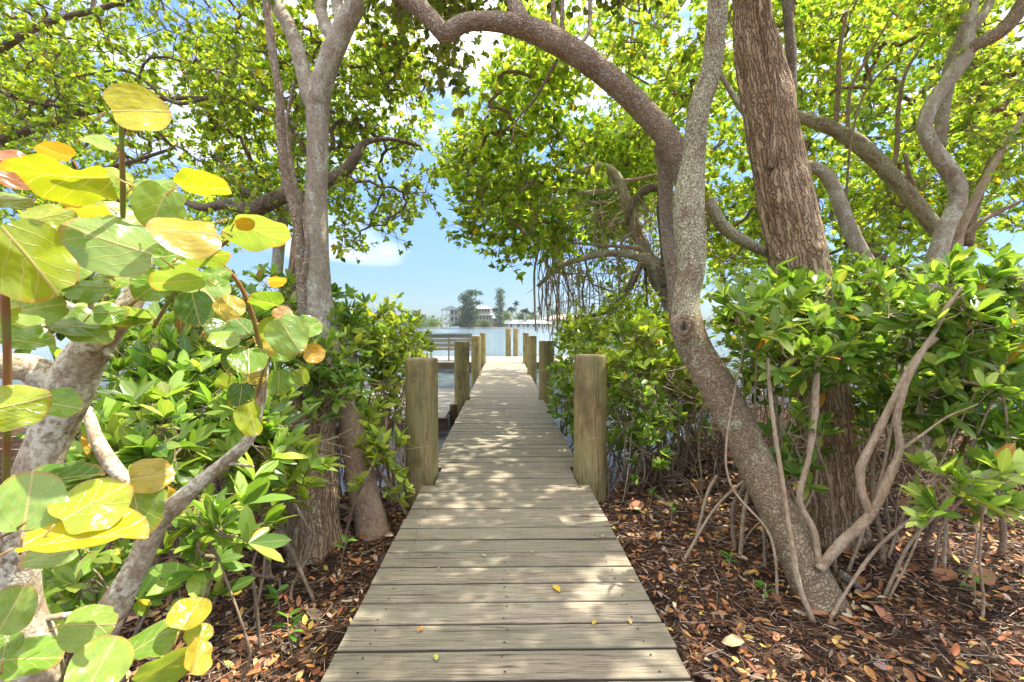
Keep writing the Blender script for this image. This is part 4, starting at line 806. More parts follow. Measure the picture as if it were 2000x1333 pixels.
# distinct slender poles low on the right and left
for k, (rows, l_) in enumerate([
    (((1725, 1160, 2.5, 15), (1722, 1060, 2.55, 15), (1705, 960, 2.6, 13), (1706, 860, 2.65, 12), (1698, 780, 2.7, 11)), 'straight brown stem with a kink, right of the shaggy trunk base'),
    (((1795, 1090, 2.75, 16), (1830, 1010, 2.7, 15), (1870, 900, 2.65, 14), (1895, 840, 2.6, 12)), 'stem leaning right beneath the low whorled leaves'),
    (((1950, 1110, 2.6, 20), (1960, 1040, 2.6, 18), (1940, 930, 2.6, 16), (1915, 840, 2.6, 14)), 'stem near the right edge leaning back to the left'),
    (((1355, 1035, 2.9, 8), (1380, 970, 3.0, 9), (1400, 930, 3.1, 8)), 'short broken pale stick left of the leaning trunk'),
    (((1445, 1070, 2.7, 10), (1452, 1010, 2.75, 10), (1460, 960, 2.8, 8)), 'short pale stake just left of the leaning trunk'),
    (((1635, 1040, 2.5, 10), (1622, 960, 2.5, 10), (1598, 880, 2.52, 9), (1580, 800, 2.55, 8)), 'thin stem crossing the foot of the shaggy trunk'),
    (((620, 1180, 2.3, 9), (560, 1060, 2.35, 11), (510, 990, 2.4, 12), (470, 900, 2.5, 11), (440, 840, 2.6, 9)), 'long arching stem leaning out of the left thicket'),
    (((525, 1140, 2.5, 14), (520, 1060, 2.5, 15), (515, 990, 2.55, 15), (490, 900, 2.6, 12)), 'brown upright stem left of the forked tree roots'),
    (((510, 1245, 1.95, 9), (500, 1180, 1.98, 9), (492, 1120, 2.0, 8)), 'black short stake in the litter at lower left'),
    (((765, 1045, 3.0, 9), (720, 1010, 3.05, 9), (680, 995, 3.1, 10), (655, 985, 3.15, 12)), 'arched bare root stretching from the forked tree to the boardwalk edge')]):
    q_ = PL(*rows); q_[0, 2] = float(ground_h(q_[0, 0], q_[0, 1])) - .03
    o = thing('bare_stem', l_, 'stem', q_[0, :3]); mb = MB(); s = tube(mb, q_, 10, .12, 14, step=.03, seed=k); mb.build('stem', M['dark_twig' if 'black' in l_ else ('pale_twig' if 'pale' in l_ else 'twig')], o)
    if k in (0, 1, 2, 6, 7):
        n_ = 3; mb = MB(); A = s[R.integers(len(s) // 3, len(s), n_)][:, :3]; B = A + R.normal(0, .09, (n_, 3)) + np.array([0, 0, .08]); segs(mb, A, B, np.full(n_, .003), np.full(n_, .002), 5); mb.build('side_twigs', M['twig'], o)['kind'] = 'stuff'
# little seedlings
for k, (px, py, l_) in enumerate([(1420, 1110, 'small seedling with drooping light green leaves in the litter right of the boardwalk'), (1490, 1165, 'tiny two-leaved light green seedling beside the leaning trunk foot'), (1310, 1000, 'low green seedling right of the nearest right piling'), (1905, 1175, 'tiny seedling lying low in the litter at right'),
     (570, 1255, 'tiny light green seedling in the litter left of the boardwalk'), (545, 1165, 'yellow green seedling lying in the litter at lower left'), (665, 1075, 'small dark seedling at the foot of the forked tree'), (1555, 1050, 'fresh green sprout beside the leaning trunk'), (1270, 960, 'whorled green seedling near the nearest right piling foot')]):
    d = 1.37 * F / (py + 35 - 637); b = P(px, py + 20, d); b[2] = ground_h(b[0], b[1]); o = thing('seedling', l_, 'seedling', b, 'small seedlings in the leaf litter')
    h = R.uniform(.10, .18); tp = b + np.array([R.normal(0, .02), 0, h]); mb = MB(); tube(mb, [(*b, .003), (*(b + tp) / 2 + R.normal(0, .006, 3), .0025), (*tp, .002)], 6, step=.02); mb.build('stem', M['pale_twig'], o)
    n_ = 7; a = R.uniform(0, 2 * pi, n_); hh = R.uniform(.5, 1, n_)[:, None]; pos = b * (1 - hh) + tp * hh; dv = np.stack([np.cos(a), np.sin(a), R.uniform(.0, .8, n_)], 1)
    mb = MB(); leaves(mb, pos, dv, np.tile([0, 0, 1.], (n_, 1)) + R.normal(0, .2, (n_, 3)), R.uniform(.04, .075, n_), .022, pal(n_, [(.12, .32, .04), (.2, .42, .05)], [1, 1]), TB, .2); mb.build('leaves', M['shrub_leaf'], o)

# ================================================================== SEA GRAPE
b = P(110, 1333, 1.15); b[2] = -.2
SG = thing('sea_grape', 'sea grape tree with pale mottled trunks and big round green and yellow leaves, left foreground', 'tree', b)
for k, rows in enumerate([
    ((75, 1420, 1.2, 170), (60, 1300, 1.2, 150), (35, 1180, 1.2, 118), (35, 1080, 1.2, 110), (50, 980, 1.22, 110), (95, 860, 1.25, 112), (135, 760, 1.27, 118), (170, 690, 1.28, 100), (215, 640, 1.28, 76), (255, 590, 1.3, 60), (280, 520, 1.32, 40), (300, 440, 1.35, 22)),
    ((130, 1420, 1.2, 90), (165, 1310, 1.22, 80), (215, 1200, 1.24, 80), (265, 1110, 1.26, 64), (310, 1020, 1.28, 54), (345, 985, 1.29, 50), (400, 935, 1.3, 36), (450, 895, 1.3, 32), (490, 850, 1.3, 26), (515, 760, 1.32, 20), (520, 690, 1.33, 14))]):
    mb = MB(); tube(mb, TB_(*rows), 44, .07, 8, step=.012, seed=90 + k); mb.build('trunk', M['mottled_bark'], SG)
for k, rows in enumerate([((120, 760, 1.27, 90), (60, 720, 1.25, 80), (0, 715, 1.2, 76), (-80, 690, 1.15, 60)), ((200, 640, 1.28, 40), (150, 610, 1.22, 34), (100, 585, 1.18, 26), (50, 560, 1.15, 18)), ((330, 1000, 1.28, 30), (270, 960, 1.34, 30), (220, 910, 1.4, 40), (190, 860, 1.44, 36), (170, 800, 1.5, 26)), ((225, 1205, 1.24, 20), (170, 1200, 1.24, 18), (110, 1205, 1.22, 18), (60, 1215, 1.2, 16)), ((440, 905, 1.3, 12), (470, 908, 1.28, 9), (495, 912, 1.27, 6)), ((215, 700, 1.27, 20), (185, 640, 1.26, 18), (175, 560, 1.22, 14))]):
    mb = MB(); tube(mb, TB_(*rows), 26, .08, 9, step=.014, seed=95 + k); mb.build('branch', M['mottled_bark'], SG)
m, t, o = newmat('green_stem'); g = G(t); tcn = g.attr('bk').outputs['Vector']; a = g.noise(tcn, 9, 3); g.bsdf(o, g.ramp(a, [(.4, (.20, .28, .05)), (.56, (.30, .13, .05))]), .5); M['green_stem'] = m
for k, rows in enumerate([((240, 430, 1.0, 12), (240, 360, .95, 13), (238, 300, .92, 12), (236, 245, .9, 11)), ((12, 940, .9, 18), (14, 800, .85, 20), (14, 680, .82, 20), (10, 590, .8, 22), (10, 540, .8, 14)), ((380, 520, 1.2, 8), (420, 490, 1.1, 9), (465, 455, 1.05, 7)), ((300, 640, 1.15, 10), (345, 560, 1.12, 9), (358, 520, 1.1, 8)), ((190, 1300, 1.1, 10), (270, 1265, 1.06, 10), (330, 1245, 1.04, 9), (372, 1230, 1.03, 8)), ((0, 1050, .8, 9), (25, 1038, .78, 9), (50, 1020, .78, 8)), ((600, 690, 1.35, 6), (560, 640, 1.33, 8), (530, 610, 1.32, 6)), ((520, 740, 1.33, 12), (500, 640, 1.3, 12), (470, 560, 1.25, 10), (420, 500, 1.2, 8)), ((250, 600, 1.28, 10), (300, 560, 1.2, 9), (330, 520, 1.15, 8)), ((520, 700, 1.3, 8), (500, 780, 1.28, 7), (490, 830, 1.25, 6))]):
    mb = MB(); tube(mb, TB_(*rows), 12, .06, 12, step=.01, seed=110 + k); mb.build('stem', M['green_stem'], SG)
# big leaf material: colour from the leaf, pale veins, blotches
m, t, o = newmat('sea_grape_leaf'); g = G(t); col = g.attr('Col').outputs['Color']; uv = g.attr('bk').outputs['Vector']
sp = g.n('ShaderNodeSeparateXYZ'); g.set(sp, 0, uv); x_ = sp.outputs[0]; y_ = g.math('ABSOLUTE', sp.outputs[1]); oi = g.n('ShaderNodeObjectInfo').outputs['Random']
wv = g.noise(uv, 2.5, 2); q = g.math('ADD', g.math('SUBTRACT', x_, g.math('MULTIPLY', y_, .62)), g.math('MULTIPLY', wv, .16))
fr = g.math('FRACT', g.math('MULTIPLY', q, 4.6)); dv = g.math('ABSOLUTE', g.math('SUBTRACT', fr, .5))
lat = g.rr(dv, .018, .07, 1, 0); mid = g.rr(y_, .012, .045, 1, 0)
vein = g.math('MAXIMUM', mid, g.math('MULTIPLY', lat, g.rr(y_, .0, .95, .8, .1)))
net = g.rr(g.noise(uv, 30, 3), .45, .6, 0, .05)
bl = g.noise(g.map(uv, (1, 1, 1)), 2.2, 4, .6); n_ofs = g.n('ShaderNodeCombineXYZ'); g.set(n_ofs, 0, g.math('MULTIPLY', oi, 50.)); bl = g.noise(g.map(uv, (1, 1, 1), n_ofs.outputs[0]), 2.4, 5, .6)
c = g.mix(g.rr(bl, .35, .65, 0, .5), col, g.mix(1., col, (1.35, 1.15, .8), 'MULTIPLY'))
rad = g.math('SQRT', g.math('ADD', g.math('POWER', g.math('SUBTRACT', x_, .5), 2.), g.math('MULTIPLY', g.math('POWER', y_, 2.), .25)))
c = g.mix(g.math('MULTIPLY', g.rr(rad, .44, .505), .7), c, (.50, .24, .05))
sp_ = g.noise(g.map(uv, (1, 1, 1), n_ofs.outputs[0]), 16, 3, .6); c = g.mix(g.rr(sp_, .63, .70, 0, .75), c, (.30, .15, .05))
c = g.mix(g.math('ADD', g.math('MULTIPLY', vein, .75), net), c, (.70, .56, .28))
bmp = g.bump(g.math('ADD', g.math('MULTIPLY', g.math('SUBTRACT', 1., vein), .5), g.math('MULTIPLY', g.noise(uv, 4, 1), 1.2)), .45, .006)
bs = g.bsdf(None, c, .24, bmp, .7); tr = g.n('ShaderNodeBsdfTranslucent'); g.set(tr, 'Color', g.mix(1., c, (1.3, 1.2, .5), 'MULTIPLY'))
ms = g.n('ShaderNodeMixShader'); g.set(ms, 0, .46); t.links.new(bs, ms.inputs[1]); t.links.new(tr.outputs[0], ms.inputs[2]); t.links.new(ms.outputs[0], o.inputs[0]); M['grape_leaf'] = m
GC = dict(Y=(.60, .58, .03), YG=(.42, .56, .035), G=(.22, .44, .05), D=(.11, .27, .04), P=(.36, .58, .16), O=(.72, .42, .05), B=(.42, .16, .05), K=(.75, .44, .22), Go=(.66, .54, .07), LG=(.34, .54, .09))
def grape_leaf(px, py, w_, h_, ang, col, d, parent, flip=1, name='leaf', tiltsign=1, wave=1.):
    """round leaf; w_,h_ apparent size in px; ang = direction of the midrib on the picture plane, degrees"""
    c0 = P(px, py, d); size = .93 * max(w_, h_) * d / F; fo = min(w_, h_) / max(w_, h_); tilt = math.acos(min(.97, max(.2, fo * 1.02)))
    nr, na = 9, 40; k1, k2, k3 = R.uniform(0, 6.28, 3); bite = R.uniform(.08, .22) if R.random() < .4 else 0; ba = R.uniform(-2.4, 2.4); cup = R.uniform(.10, .30); wv = R.uniform(.014, .034) * wave
    v = []; uv_ = []
    for i_ in range(nr + 1):
        r = i_ / nr
        for j in range(na):
            a = 2 * pi * j / na
            rr_ = .5 * (1 + .03 * cos(2 * a) + .018 * sin(3 * a + k1) + .014 * sin(5 * a + k2)) * (1 - .26 * max(0, cos(a - pi)) ** 8) * (1 - bite * math.exp(-((a - ba % (2 * pi)) / .16) ** 2))
            x = r * rr_ * cos(a); y = r * rr_ * sin(a) * .96
            z = cup * (abs(y) * 1.1) - cup * .35 * (x + .5) ** 2 + wv * r * r * (sin(4 * a + k3) + .6 * sin(7 * a + k1)) + .012 * sin(9 * x + 11 * abs(y) + k2) * r
            v.append((x, y, z)); uv_.append((x + .5, y * 2, 0))
    v = np.array(v); uv_ = np.array(uv_)
    # local axes: x along midrib, in picture plane then tilted about the long axis
    cz = unit(np.array([0, 0, CAMZ]) - c0); cx = unit(np.cross([0, 0, 1.], cz)); cy = np.cross(cz, cx)
    a = radians(ang); longh = w_ >= h_; axis = cx if longh else cy; other = cy if longh else cx
    oth = other * cos(tilt) - cz * sin(tilt) * tiltsign
    nrm = unit(np.cross(axis, oth)) * (1 if longh else -1)
    ex = axis * (cos(a) if longh else sin(a)) + oth * (sin(a) if longh else cos(a)); ex = unit(ex); ey = np.cross(nrm, ex)
    vw = c0 + (ex[None] * v[:, :1] + ey[None] * v[:, 1:2] + nrm[None] * v[:, 2:] * flip) * size
    q = []
    for i_ in range(nr):
        for j in range(na): j2 = (j + 1) % na; q.append([i_ * na + j, i_ * na + j2, (i_ + 1) * na + j2, (i_ + 1) * na + j])
    mb = MB(); cc = np.array(GC[col]) * R.uniform(.68, .92); mb.add(vw, q=q, col=cc, bk=uv_)
    # petiole
    st = c0 - ex * size * .46; en = st - ex * size * .16 - np.array([0, 0, .015]) + cz * -.012
    tube(mb, [(*st, .0016), (*(st + en) / 2, .0018), (*en, .002)], 6, step=.01, col=(.4, .36, .06))
    return mb.build(name, M['grape_leaf'], parent)
GL = [ # px py w h ang col d
 (268, 216, 112, 92, 20, 'Y', .92), (130, 347, 178, 92, 200, 'YG', .86), (20, 320, 120, 74, 170, 'B', .95), (110, 298, 62, 40, 150, 'O', 1.0),
 (395, 365, 104, 54, 20, 'YG', 1.0), (312, 402, 100, 96, 250, 'LG', 1.02), (300, 362, 80, 34, 30, 'G', 1.06), (226, 476, 165, 128, 160, 'P', .95), (368, 454, 132, 86, 195, 'Go', .92), (502, 452, 128, 76, 330, 'P', 1.02),
 (477, 437, 40, 28, 10, 'O', .98), (55, 505, 160, 178, 300, 'YG', .78), (352, 549, 102, 58, 190, 'P', 1.06), (135, 496, 130, 112, 150, 'P', .98), (18, 390, 66, 34, 10, 'LG', .98), (92, 425, 92, 60, 30, 'YG', .92), (120, 432, 54, 50, 0, 'Go', .99),
 (381, 600, 76, 78, 280, 'D', 1.14), (448, 598, 62, 54, 310, 'Go', 1.1), (552, 614, 40, 36, 40, 'K', 1.25), (540, 550, 38, 24, 0, 'O', 1.4), (212, 611, 62, 46, 10, 'G', 1.04), (562, 652, 88, 92, 300, 'P', 1.2), (485, 702, 78, 56, 270, 'G', 1.2),
 (612, 691, 46, 46, 350, 'O', 1.3), (28, 792, 108, 98, 10, 'YG', .8), (112, 790, 80, 62, 340, 'G', .92), (45, 665, 96, 52, 350, 'G', .96), (491, 816, 52, 78, 280, 'YG', 1.15), (292, 931, 84, 76, 0, 'Go', .98), (178, 985, 136, 108, 30, 'YG', .84),
 (158, 1048, 218, 84, 350, 'Y', .8), (55, 985, 128, 132, 80, 'P', .8), (268, 992, 92, 120, 280, 'LG', .96), (130, 932, 118, 48, 10, 'D', .98), (370, 1200, 84, 66, 60, 'Y', 1.02), (386, 1242, 56, 48, 20, 'YG', 1.02), (195, 1302, 116, 116, 60, 'LG', .92),
 (300, 1248, 96, 66, 20, 'G', 1.0), (318, 1306, 112, 64, 20, 'LG', .94), (384, 1284, 54, 76, 60, 'Go', .96), (20, 1195, 86, 100, 60, 'LG', .84), (10, 1262, 60, 60, 80, 'G', .88), (440, 660, 60, 40, 200, 'LG', 1.2), (520, 590, 70, 40, 150, 'G', 1.25),
 (300, 560, 80, 66, 220, 'G', 1.12), (250, 540, 76, 50, 200, 'LG', 1.14), (330, 500, 70, 60, 20, 'G', 1.12), (170, 560, 90, 50, 350, 'G', 1.1), (225, 345, 60, 40, 340, 'YG', .98), (100, 560, 90, 60, 20, 'D', 1.08), (420, 540, 60, 46, 40, 'G', 1.16),
 (470, 770, 50, 56, 260, 'D', 1.22), (545, 745, 50, 60, 270, 'G', 1.28), (600, 640, 60, 50, 30, 'G', 1.3), (460, 700, 56, 62, 240, 'D', 1.24), (190, 280, 60, 24, 330, 'LG', 1.0), (0, 610, 60, 60, 20, 'YG', .9), (590, 735, 34, 40, 280, 'LG', 1.36), (440, 745, 40, 34, 240, 'LG', 1.26), (170, 405, 80, 34, 200, 'Go', 1.0), (400, 500, 90, 46, 10, 'LG', 1.1), (520, 680, 46, 36, 20, 'Go', 1.32), (500, 735, 40, 34, 0, 'Go', 1.3), (420, 640, 50, 34, 30, 'D', 1.3), (270, 620, 50, 30, 330, 'D', 1.2)]
for k in range(18):
    zx, zy, sx, sy, zd = [(170, 470, 130, 60, 1.12), (300, 580, 120, 50, 1.2), (110, 620, 90, 50, 1.08), (90, 1180, 90, 110, 1.0), (470, 650, 80, 70, 1.32)][k % 5]
    s_ = R.uniform(70, 125) * (1.1 / zd); GL.append((zx + R.uniform(-1, 1) * sx, zy + R.uniform(-1, 1) * sy, s_, s_ * R.uniform(.45, .95), R.uniform(0, 360), R.choice(['G', 'D', 'LG', 'G', 'P']), zd + R.uniform(-.05, .1)))
for row in GL:
    grape_leaf(*row, SG, tiltsign=1 if R.random() < .75 else -1, flip=R.choice([1, -1]), wave=1.6 if row[5] in 'YGoB' else 1)

# ================================================================== LITTER
def not_deck(x, y): return ~((np.abs(x - .01) < .66) & (y > .3))
n = 80000; x = R.uniform(-3.6, 4.6, n); y = 1.0 + 4.2 * R.random(n) ** 1.6; h = ground_h(x, y); k = not_deck(x, y) & (h > -.40); x, y, h = x[k], y[k], h[k]; n = len(x)
a = R.uniform(0, 2 * pi, n); ln = R.uniform(.015, .085, n) * R.choice([1, 1, 1, 2], n); A = np.stack([x, y, h + R.uniform(.0, .018, n)], 1); B = A + np.stack([np.cos(a) * ln, np.sin(a) * ln, R.normal(0, .008, n)], 1)
B[:, 2] = np.maximum(B[:, 2], ground_h(B[:, 0], B[:, 1]) + .001)
okd = not_deck(B[:, 0], B[:, 1]); A, B = A[okd], B[okd]; n = len(A)
mb = MB(); segs(mb, A, B, R.uniform(.001, .0032, n), R.uniform(.0008, .002, n), 4, pal(n, [(.04, .026, .018), (.12, .07, .045), (.26, .15, .09), (.44, .31, .21), (.56, .46, .36)], [4.5, 5, 3.5, 2, 1]))
m, t, o = newmat('litter'); g = G(t); c = g.attr('Col').outputs['Color']; g.bsdf(o, g.mix(g.rr(g.noise(g.n('ShaderNodeTexCoord').outputs['Object'], 90, 3), .4, .65, 0, .5), c, g.mix(1., c, (.5, .45, .4), 'MULTIPLY')), .6, spec=.4); M['litter'] = m
o = mb.build('twig_litter', M['litter']); tag(o, 'dark fine twigs and needles strewn over the ground on both banks', 'twig litter'); o['kind'] = 'stuff'
def litter_leaves(n, lmin, lmax, cols, wts, asp, lift, ymax=5.):
    x = R.uniform(-4.2, 6.0, n); y = 1.0 + ymax * R.random(n) ** 1.4; h = ground_h(x, y); k = not_deck(x, y) & (np.abs(x - .01) > .66 + lmax) & (h > -.42); x, y, h = x[k], y[k], h[k]; n = len(x)
    a = R.uniform(0, 2 * pi, n); d = np.stack([np.cos(a), np.sin(a), R.normal(.05, .22, n)], 1); nr = np.stack([R.normal(0, .35, n), R.normal(0, .35, n), np.ones(n)], 1)
    l = R.uniform(lmin, lmax, n); pos = np.stack([x, y, h + .006 + R.uniform(0, lift, n)], 1); mb = MB()
    leaves(mb, pos, d, nr, l, l * R.uniform(asp * .8, asp * 1.2, n), pal(n, cols, wts, .25), TB, R.uniform(-.35, .45, n)); return mb
BR = ([(.32, .13, .055), (.46, .19, .075), (.60, .29, .09), (.66, .42, .16), (.13, .07, .04), (.66, .53, .36), (.68, .50, .10), (.40, .30, .22)], [4, 4, 2, 1.3, 4.5, 1.1, .5, 2])
mb = litter_leaves(42000, .014, .062, *BR, .42, .022); o = mb.build('leaf_litter', M['litter']); tag(o, 'fallen brown, rust and orange leaves covering the ground on both banks', 'leaf litter'); o['kind'] = 'stuff'
mb = litter_leaves(420, .08, .15, [(.40, .17, .09), (.50, .25, .14), (.26, .11, .06), (.58, .40, .26)], [4, 3, 2, 1.4], .85, .02); o = mb.build('broad_leaf_litter', M['litter']); tag(o, 'large round fallen sea grape leaves, dull red brown, scattered in the litter', 'leaf litter'); o['kind'] = 'stuff'
# fallen leaves on the planks
FL = [(1093, 1171, .062, (.80, .55, .05), 'bright yellow oval leaf lying on the planks right of centre, the largest there'), (826, 1237, .04, (.55, .30, .10), 'small orange brown leaf at a plank gap, lower left of the deck'), (1157, 1238, .035, (.62, .42, .08), 'small ochre leaf on a plank gap near the lower right deck edge'), (1232, 1238, .035, (.66, .40, .16), 'pale orange leaf at the plank gap nearest the lower right deck edge'),
      (1241, 1150, .035, (.62, .40, .2), 'small tan leaf by the right deck edge level with the yellow leaf'), (942, 1092, .032, (.60, .50, .2), 'small straw coloured leaf left of centre on the planks'), (1040, 1091, .025, (.62, .40, .15), 'tiny tan leaf on a plank gap at the centre'), (1142, 1015, .035, (.58, .30, .10), 'small rust leaf near the right edge by the nearest right piling'), (850, 1294, .035, (.55, .60, .10), 'greenish yellow leaf on the lowest plank gap'),
      (1175, 1060, .04, (.60, .36, .18), 'brown curled leaf near the right deck edge past the yellow leaf'), (856, 1123, .025, (.5, .3, .15), 'tiny brown leaf in a plank gap on the left of the deck')]
for px, py, l, c, lab in FL:
    d = CAMZ * F / (py - 637); p = P(px, py, d); a = R.uniform(0, 6.28); mb = MB()
    leaves(mb, np.array([[p[0], d, .008]]), np.array([[cos(a), sin(a), .12]]), np.array([[.1, -.15, 1.]]), l, l * .55, np.array([c]), TB, .12)
    o = mb.build('fallen_leaf', M['litter']); tag(o, lab, 'leaf', 'leaves fallen on the boardwalk planks')

# ================================================================== FAR SHORE
def simple(name, c1, c2, sc_=2., rough=.8, bump=.2):
    m, t, o = newmat(name); g = G(t); tcn = g.n('ShaderNodeTexCoord').outputs['Object']; a = g.noise(tcn, sc_, 4); c = g.ramp(a, [(.35, c1), (.65, c2)]); g.bsdf(o, c, rough, g.bump(a, bump, .05)); return m
M['cream'] = simple('cream_stucco', (.48, .44, .31), (.54, .49, .36)); M['white'] = simple('white_paint', (.44, .47, .47), (.52, .54, .53)); M['roofw'] = simple('pale_roof', (.36, .40, .41), (.46, .49, .49)); M['glass'] = simple('dark_glass', (.05, .08, .09), (.09, .13, .14), .4, .15); M['seawall'] = simple('seawall', (.40, .38, .33), (.52, .50, .44)); M['roofg'] = simple('pale_green_roof', (.36, .42, .36), (.46, .51, .45))
def fx(px, d): return P(px, 640, d)[0]
def fz(py, d): return P(1000, py, d)[2]
def fbox(parent, name, mat, px0, px1, py0, py1, d, depth, grow_=0):
    mb = MB(); x0, x1, z0, z1 = fx(px0, d), fx(px1, d), fz(py1, d), fz(py0, d); mb.box(((x0 + x1) / 2, d + depth / 2, (z0 + z1) / 2), (x1 - x0 + grow_, depth, z1 - z0)); return mb.build(name, M[mat], parent, False)
def roof(parent, mat, px0, px1, pye, pyr, d, depth, hip=.3, gable=False, ov=.8):
    x0, x1 = fx(px0, d) - ov, fx(px1, d) + ov; ze, zr = fz(pye, d), fz(pyr, d); y0, y1 = d - ov, d + depth + ov; mb = MB(); ym = (y0 + y1) / 2; hx = (x1 - x0) * hip
    if gable: v = [(x0, y0, ze), (x1, y0, ze), (x1, y1, ze), (x0, y1, ze), ((x0 + x1) / 2, y0, zr), ((x0 + x1) / 2, y1, zr)]; q = [[0, 4, 5, 3], [1, 2, 5, 4], [0, 3, 2, 1]]; t_ = [[0, 1, 4], [2, 3, 5]]
    else: v = [(x0, y0, ze), (x1, y0, ze), (x1, y1, ze), (x0, y1, ze), (x0 + hx, ym, zr), (x1 - hx, ym, zr)]; q = [[0, 1, 5, 4], [2, 3, 4, 5], [0, 3, 2, 1]]; t_ = [[1, 2, 5], [3, 0, 4]]
    mb.add(v, q=q, t=t_); mb.box(((x0 + x1) / 2, ym, ze - .12), (x1 - x0, y1 - y0, .22)); return mb.build('roof', M[mat], parent, False)
D = 240.
H = thing('waterfront_house', 'three storey cream house with open balconies and pale roofs across the water', 'house', (fx(905, D), D, .5))
fbox(H, 'wall', 'cream', 878, 896, 605, 644, D + 1, 10); fbox(H, 'wall', 'cream', 893, 960, 614, 644, D + 2, 12); fbox(H, 'wall', 'cream', 928, 957, 602, 614, D + 3, 9); fbox(H, 'wall', 'cream', 955, 972, 622, 644, D + 3, 8)
roof(H, 'roofw', 864, 897, 604.5, 597.5, D - 2, 12, gable=True); roof(H, 'roofw', 926, 959, 603, 597.5, D + 2, 10); roof(H, 'roofw', 922, 961, 615.5, 612.5, D + 1, 9, hip=.12); roof(H, 'roofw', 955, 972, 622, 619, D + 2, 9)
for py in (617, 630): fbox(H, 'balcony_floor', 'white', 863, 897, py - .6, py + .6, D - 2, 4)
for py in (613.5, 626.5): 
    fbox(H, 'railing', 'white', 863, 897, py, py + .5, D - 2, .15)
for px in (863.5, 873, 880, 888, 896): fbox(H, 'column', 'white', px - .7, px + .7, 604, 644, D - 1.9, .4)
for (a_, b_, c_, d_) in ((881, 885, 607, 615), (888, 892, 607, 615), (881, 885, 620, 628), (888, 893, 620, 628), (882, 892, 634, 642)): fbox(H, 'window', 'glass', a_, b_, c_, d_, D + .9, .3)
for px in (931, 936.5, 942, 948, 953): fbox(H, 'window', 'glass', px, px + 2.4, 604.5, 609.5, D + 2.9, .3)
for px in (931, 937, 944, 950, 955): fbox(H, 'window', 'glass', px, px + 2.6, 618, 624, D + 1.9, .3)
for px in (932, 941, 950, 964): fbox(H, 'window', 'glass', px, px + 3, 631, 638, D + 1.8 if px < 955 else D + 2.9, .3)
H2 = thing('low_house', 'long low white house with a pale hipped roof and chimney across the water', 'house', (fx(1030, 233), 233, .5))
fbox(H2, 'wall', 'white', 981, 1072, 631, 642.5, 233, 10); roof(H2, 'roofg', 977, 1076, 632, 625, 233, 10, hip=.16); fbox(H2, 'chimney', 'white', 1023.5, 1027.5, 617, 628, 237, 1.2)
for px, w_ in ((988, 4), (997, 5), (1010, 7), (1022, 3), (1029, 6), (1041, 5), (1052, 4), (1062, 4)): fbox(H2, 'window', 'glass', px, px + w_ * .7, 633.5, 639.5, 232.85, .3)
H3 = thing('tan_roof_house', 'house with a brownish roof behind the hanging roots across the water', 'house', (fx(1120, 240), 240, .5)); fbox(H3, 'wall', 'cream', 1062, 1170, 622, 643, 240, 10); M['roofb'] = simple('tan_roof', (.34, .26, .22), (.42, .33, .28)); roof(H3, 'roofb', 1058, 1175, 624, 613, 240, 10)
H4 = thing('white_house', 'pale house far right behind the right thicket across the water', 'house', (fx(1250, 238), 238, .5)); fbox(H4, 'wall', 'white', 1200, 1290, 626, 643, 238, 10); roof(H4, 'roofw', 1196, 1294, 626, 617, 238, 10)
o = thing('seawall', 'low grey seawall edging the far lawn at the waterline', 'wall', (0, 229.2, 0)); mb = MB(); mb.box((20, 229.35, .1), (360, .4, 1.0)); mb.build('wall_face', M['seawall'], o, False)
# boat
bt = thing('motor_boat', 'small white motor boat moored in front of the three storey house', 'boat', (fx(880, 226), 226, WZ)); bx = fx(880, 226)
def hull(parent, bx, by, L_, W_, H_):
    mb = MB(); v = []; ns = 12
    for k in range(ns + 1):
        s = k / ns; wdt = W_ / 2 * (1 - max(0, (s - .55) / .45) ** 2) + .02; keel = -.2 + .5 * max(0, (s - .6) / .4) ** 2; top = H_ * (1 + .35 * s * s)
        for yy, zz in ((-wdt, top), (-wdt * .8, .15 + keel * .5), (0, keel), (wdt * .8, .15 + keel * .5), (wdt, top), (0, top - .12)): v.append((bx - L_ / 2 + s * L_, by + yy, WZ + zz))
    q = []
    for k in range(ns):
        for a in range(6): b_ = (a + 1) % 6; q.append([k * 6 + a, (k + 1) * 6 + a, (k + 1) * 6 + b_, k * 6 + b_])
    mb.add(v, q=q); mb.q.append(np.array([[0, 1, 2, 5], [2, 3, 4, 5]])); return mb.build('hull', M['white'], parent, False)
hull(bt, bx, 226, 8, 2.6, 1.1); mb = MB(); mb.box((bx - .3, 226, WZ + 2.5), (2.8, 1.9, .1)); [mb.box((bx - .3 + sx * 1.2, 226 + sy * .8, WZ + 1.75), (.07, .07, 1.4)) for sx in (-1, 1) for sy in (-1, 1)]; mb.build('canopy', M['white'], bt, False); mb = MB(); mb.box((bx - .2, 226, WZ + 1.35), (1.0, .9, .9)); mb.build('console', M['glass'], bt, False); mb = MB(); mb.box((bx - 4.2, 226, WZ + .9), (.5, .5, 1.0)); mb.build('outboard_motor', M['glass'], bt, False)
